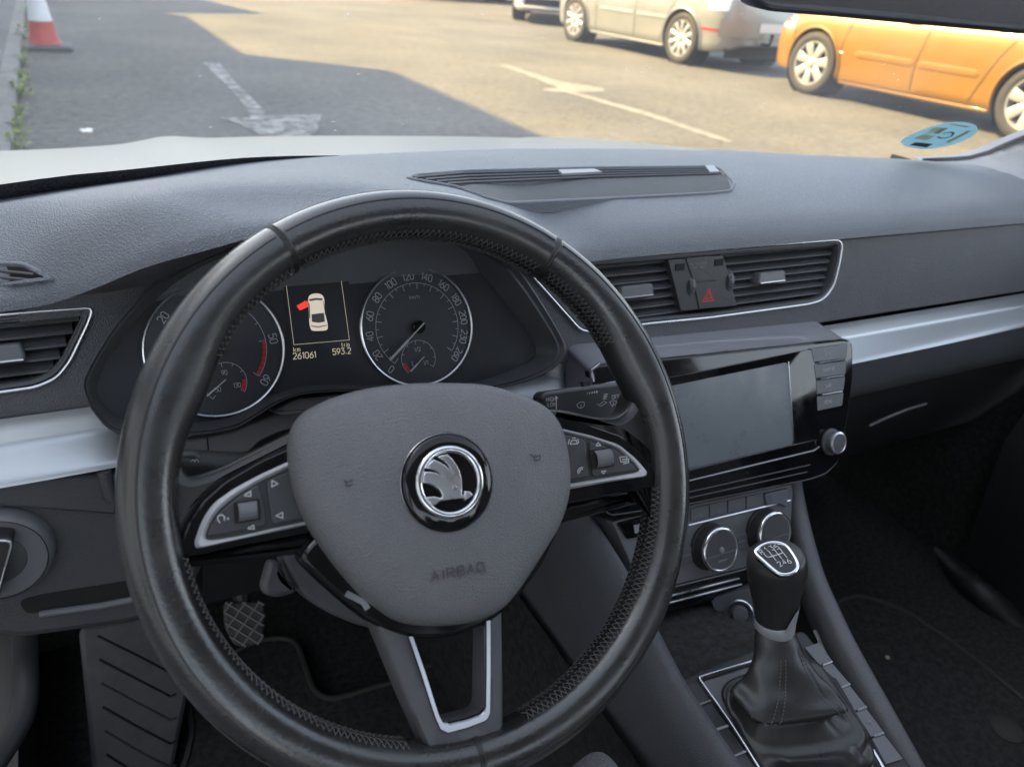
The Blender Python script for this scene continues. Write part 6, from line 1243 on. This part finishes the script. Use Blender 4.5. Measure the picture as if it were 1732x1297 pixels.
def bend(sx, z, h, y0, y1, o_=.004, n=14):
    return [[Vector((-(sx(y, z + a * h) + o_), y, z + a * h)) for a in (-1, -.4, .4, 1)] for y in [y0 + (y1 - y0) * i / n for i in range(n + 1)]]
def d_silver(root, body, sx, yr, yf, ya, yb, hw, fz):
    mb = MB(); mb.loops(bend(sx, .50, .016, yr + .06, yr + .42), False); part(body, mb, 'rear_reflector', 'redlens')
    mb = MB(); mb.loops(bend(sx, .83, .09, yr + .06, yr + .34, .006), False); part(body, mb, 'tail_lamp', 'paleLens')  # lamp coloured pale to paint in a bluish-white reflection
    mb = MB(); mb.loops([[Vector((x, yr + .02 + .10 * (abs(x) / hw) ** 4, z)) for z in (.17, .30, .44)] for x in [-.72 + .12 * i for i in range(13)]], False); part(body, mb, 'lower_bumper', 'seamblack')
    mb = MB(); mb.loops([[Vector((x, yr - .055 + .16 * (abs(x) / hw) ** 3, z)) for z in (.43, .46, .52, .60, .64)] for x in [-.86 + .12 * i for i in range(15)]], False); part(body, mb, 'bumper', 'silver', 60)
    mb = MB(); mb.tube([Vector((-.1, yr + .1, .36)), Vector((-.1, yr - .13, .36)), Vector((-.1, yr - .15, .42)), Vector((-.1, yr - .15, .47))], .018, False, 10); mb.lathe((-.1, yr - .15, .475), (0, 0, 1), [(.0, -.03), (.022, -.022), (.03, 0), (.022, .022), (0, .03)], 16); part(root, mb, 'tow_bar', 'seamblack', 60)
    mb = MB(); mb.box((.0, yr - .06, .56), (.26, 0, 0), (0, .004, 0), (0, 0, .055)); part(body, mb, 'number_plate', 'plate', 0)
def d_orange(root, body, sx, yr, yf, ya, yb, hw, fz):
    for s in (-1, 1): mb = MB(); mb.tube([Vector((s * (sx(yb + .36 - .10 * t, .34 + .30 * t) + .001), yb + .36 - .02 * t, .36 + .30 * t)) for t in [i / 10 for i in range(11)]], .004, False, 6); part(body, mb, 'bumper_seam', 'seamblack')
    mb = MB(); mb.loops(bend(sx, .74, .07, yf - .42, yf - .16, .004), False); part(body, mb, 'headlamp', 'paleLens')
    mb = MB(); mb.tube([Vector((-(sx(y, .50) + .0015), y, .50 + .02 * (y - yb + .36))) for y in (yb - .42, yb - .36, yb - .33)], .006, False, 5); part(body, mb, 'paint_scratch', 'paleLens')
def d_white(root, body, sx, yr, yf, ya, yb, hw, fz):
    mb = MB(); mb.loops([[Vector((x, yf + .015 - .16 * (abs(x) / hw) ** 3, z)) for z in (.34, .40, .47)] for x in [-.6 + .1 * i for i in range(13)]], False); part(body, mb, 'lower_grille', 'seamblack')
    mb = MB(); mb.loops([[Vector((x, yf + .02 - .16 * (abs(x) / hw) ** 3, z)) for z in (.60, .66, .72)] for x in [-.45 + .1 * i for i in range(10)]], False); part(body, mb, 'grille', 'seamblack')
    mb = MB(); mb.tube([Vector((x, yf + .03 - .17 * (abs(x) / hw) ** 3, .30)) for x in [-.78 + .12 * i for i in range(14)]], .028, False, 8); part(body, mb, 'bumper_lip', 'whitecar', 60)
    mb = MB(); mb.box((.0, yf + .045, .53), (.26, 0, 0), (0, .004, 0), (0, 0, .055)); part(body, mb, 'number_plate', 'plate', 0)
    for s in (-1, 1): mb = MB(); mb.lathe((s * .62, yf - .08, .40), (0, 1, 0), [(.06, 0), (.055, .03), (0, .04)], 24); part(body, mb, 'fog_lamp', 'paleLens')
WS_ = lambda p: p
pf, pr = G(1358, 159), G(1715, 240)
HWO = .85; rzo = math.atan2(-(pf.x - pr.x), pf.y - pr.y)
DO_ = dict(L=4.0, W=1.70, H=1.49, wb=2.58, ro=.60, rw=.335, belt=.92, hood=.90, spoke=(.10, .155), posts=(-.35, ), cab=[(-1.93, 1.00, .58), (-1.75, 1.32, .58), (-1.45, 1.45, .60), (-.6, 1.49, .62), (.2, 1.46, .62), (.75, 1.25, .60), (1.22, .93, .60)],
  seams=[[(.72, .90), (.76, .7), (.80, .5), (.80, .3), (.79, .24)], [(-.20, .93), (-.19, .7), (-.15, .5), (-.15, .3), (-.16, .23)], [(-1.12, .95), (-1.06, .80), (-.98, .66), (-.86, .40), (-.80, .25), (-.78, .22)]], strips=[(.505, .037, -.86, -.165), (.505, .037, -.145, .62)], handles=[(.02, .88), (-.95, .9)])
cy = (pf.y + pr.y) / 2; ccx = (pf.x + pr.x) / 2 + HWO - .02; off = -(-DO_['L'] / 2 + DO_['ro'] + DO_['wb'] / 2)
car('parked_car', 'orange supermini with silver seven spoke wheels parked nearest at the right', Vector((ccx - .0, cy + off, 0)), rzo, 'orange', DO_, 7, d_orange)
sf_, sr_ = G(965, 70), G(1140, 107)
DS_ = dict(L=4.25, W=1.78, H=1.60, wb=2.62, ro=.80, rw=.335, belt=1.0, hood=.94, spoke=(.075, .085), posts=(-.45, -1.3), cab=[(-2.08, 1.05, .62), (-1.98, 1.45, .62), (-1.7, 1.57, .64), (-.6, 1.62, .66), (.35, 1.58, .66), (.95, 1.32, .62), (1.5, 1.0, .62)],
  seams=[[(.66, .98), (.70, .7), (.70, .3), (.69, .24)], [(-.30, 1.0), (-.29, .7), (-.27, .3), (-.27, .24)], [(-1.25, 1.0), (-1.18, .85), (-1.02, .6), (-.88, .3), (-.87, .24)]], strips=[(.56, .028, -1.0, -.29), (.56, .028, -.26, .62)], handles=[(-.05, .84), (-1.0, .86)])
cys = (sf_.y + sr_.y) / 2; offs = -(-DS_['L'] / 2 + DS_['ro'] + DS_['wb'] / 2)
car('parked_car', 'silver people carrier parked behind the orange car with red reflector on its bumper', Vector(((sf_.x + sr_.x) / 2 + .87, cys + offs, 0)), math.atan2(-(sf_.x - sr_.x), sf_.y - sr_.y) * .6, 'silver', DS_, 10, d_silver)
DW_ = dict(DO_); DW_.update(W=1.78, L=4.2, hood=.95, belt=.98, strips=[])
cw = G(885, 34)
car('parked_car', 'white car facing the camera behind the silver people carrier', Vector((9.94, 16.40, 0)), math.pi - rad(32), 'whitecar', DW_, 6, d_white)
cd_ = G(760, 4)
car('parked_car', 'dark car standing crosswise in the far corner of the lot', Vector((9.9, 22.2, 0)), rad(80), 'darkcar', DW_, 6, lambda *a: None)

# ---------------------------------------------------------------- building on the left, only its shadow reaches the picture
bl = groot('building', Vector((-7, 12, 0)), 0, 'pale rendered building with tiled gable whose shadow falls across the lot', 'building')
def wallbox(x0, x1, y0, y1, h, name='wall'):
    mb = MB(); mb.box(((x0 + x1) / 2 + 7, (y0 + y1) / 2 - 12, h / 2), ((x1 - x0) / 2, 0, 0), (0, (y1 - y0) / 2, 0), (0, 0, h / 2)); return part(bl, mb, name, 'wall', 0)
XWALL = -3.6; ct = math.tan(SUN_EL)
def hgt(xs): return (xs - XWALL) / .76 * ct                         # wall height whose shadow edge reaches xs
def yw(ys_, h): return ys_ + .65 * h / ct                           # where along the wall that shadow point comes from
def L2(px, py): return G(px, py)
s1, s2, s3, s4, s5, s6 = [L2(*p) for p in ((985, 228), (742, 125), (470, 95), (355, 30), (495, 28), (370, 0))]
HA = hgt((s1.x + s2.x) / 2); HB = hgt((s3.x + s4.x) / 2)
yA = yw(s2.y, HA); yB0 = yw(s3.y, HB); yB1 = yw(s4.y, HB)
wa = wallbox(-12, XWALL, -6, yA, HA); wallbox(-12, XWALL - .003, yA + .002, yB1, HB)
h5 = hgt(s5.x); h6 = hgt(s6.x); y5 = yw(s5.y, h5); y6 = yw(s6.y, h6)
mb = MB(); pr_ = [(yB1 + .004, 0), (yB1 + .004, h5 - (y5 - yB1) * 0.9), (y5, h5), (y6, h6), (y6 + 6, h6 - 3), (y6 + 6, 0)]
mb.loops([[Vector((x + 7, y - 12, z)) for y, z in pr_] for x in (-12, XWALL - .002)], True, True, True); part(bl, mb, 'gable_wall', 'wall', 0)
for k, (y, z) in enumerate([(-2 + 3 * i, z) for i in range(5) for z in (1.6, 4.6, 7.2)]):
    if y > yA - 1.2: continue
    mb = MB(); mb.box((XWALL + 7 + .02, y - 12, z), (.03, 0, 0), (0, .55, 0), (0, 0, .7)); wn_ = part(bl, mb, 'window', 'plate', 0)
    mb = MB(); mb.box((XWALL + 7 + .045, y - 12, z), (.01, 0, 0), (0, .48, 0), (0, 0, .63)); part(wn_, mb, 'pane', 'carglass', 0)
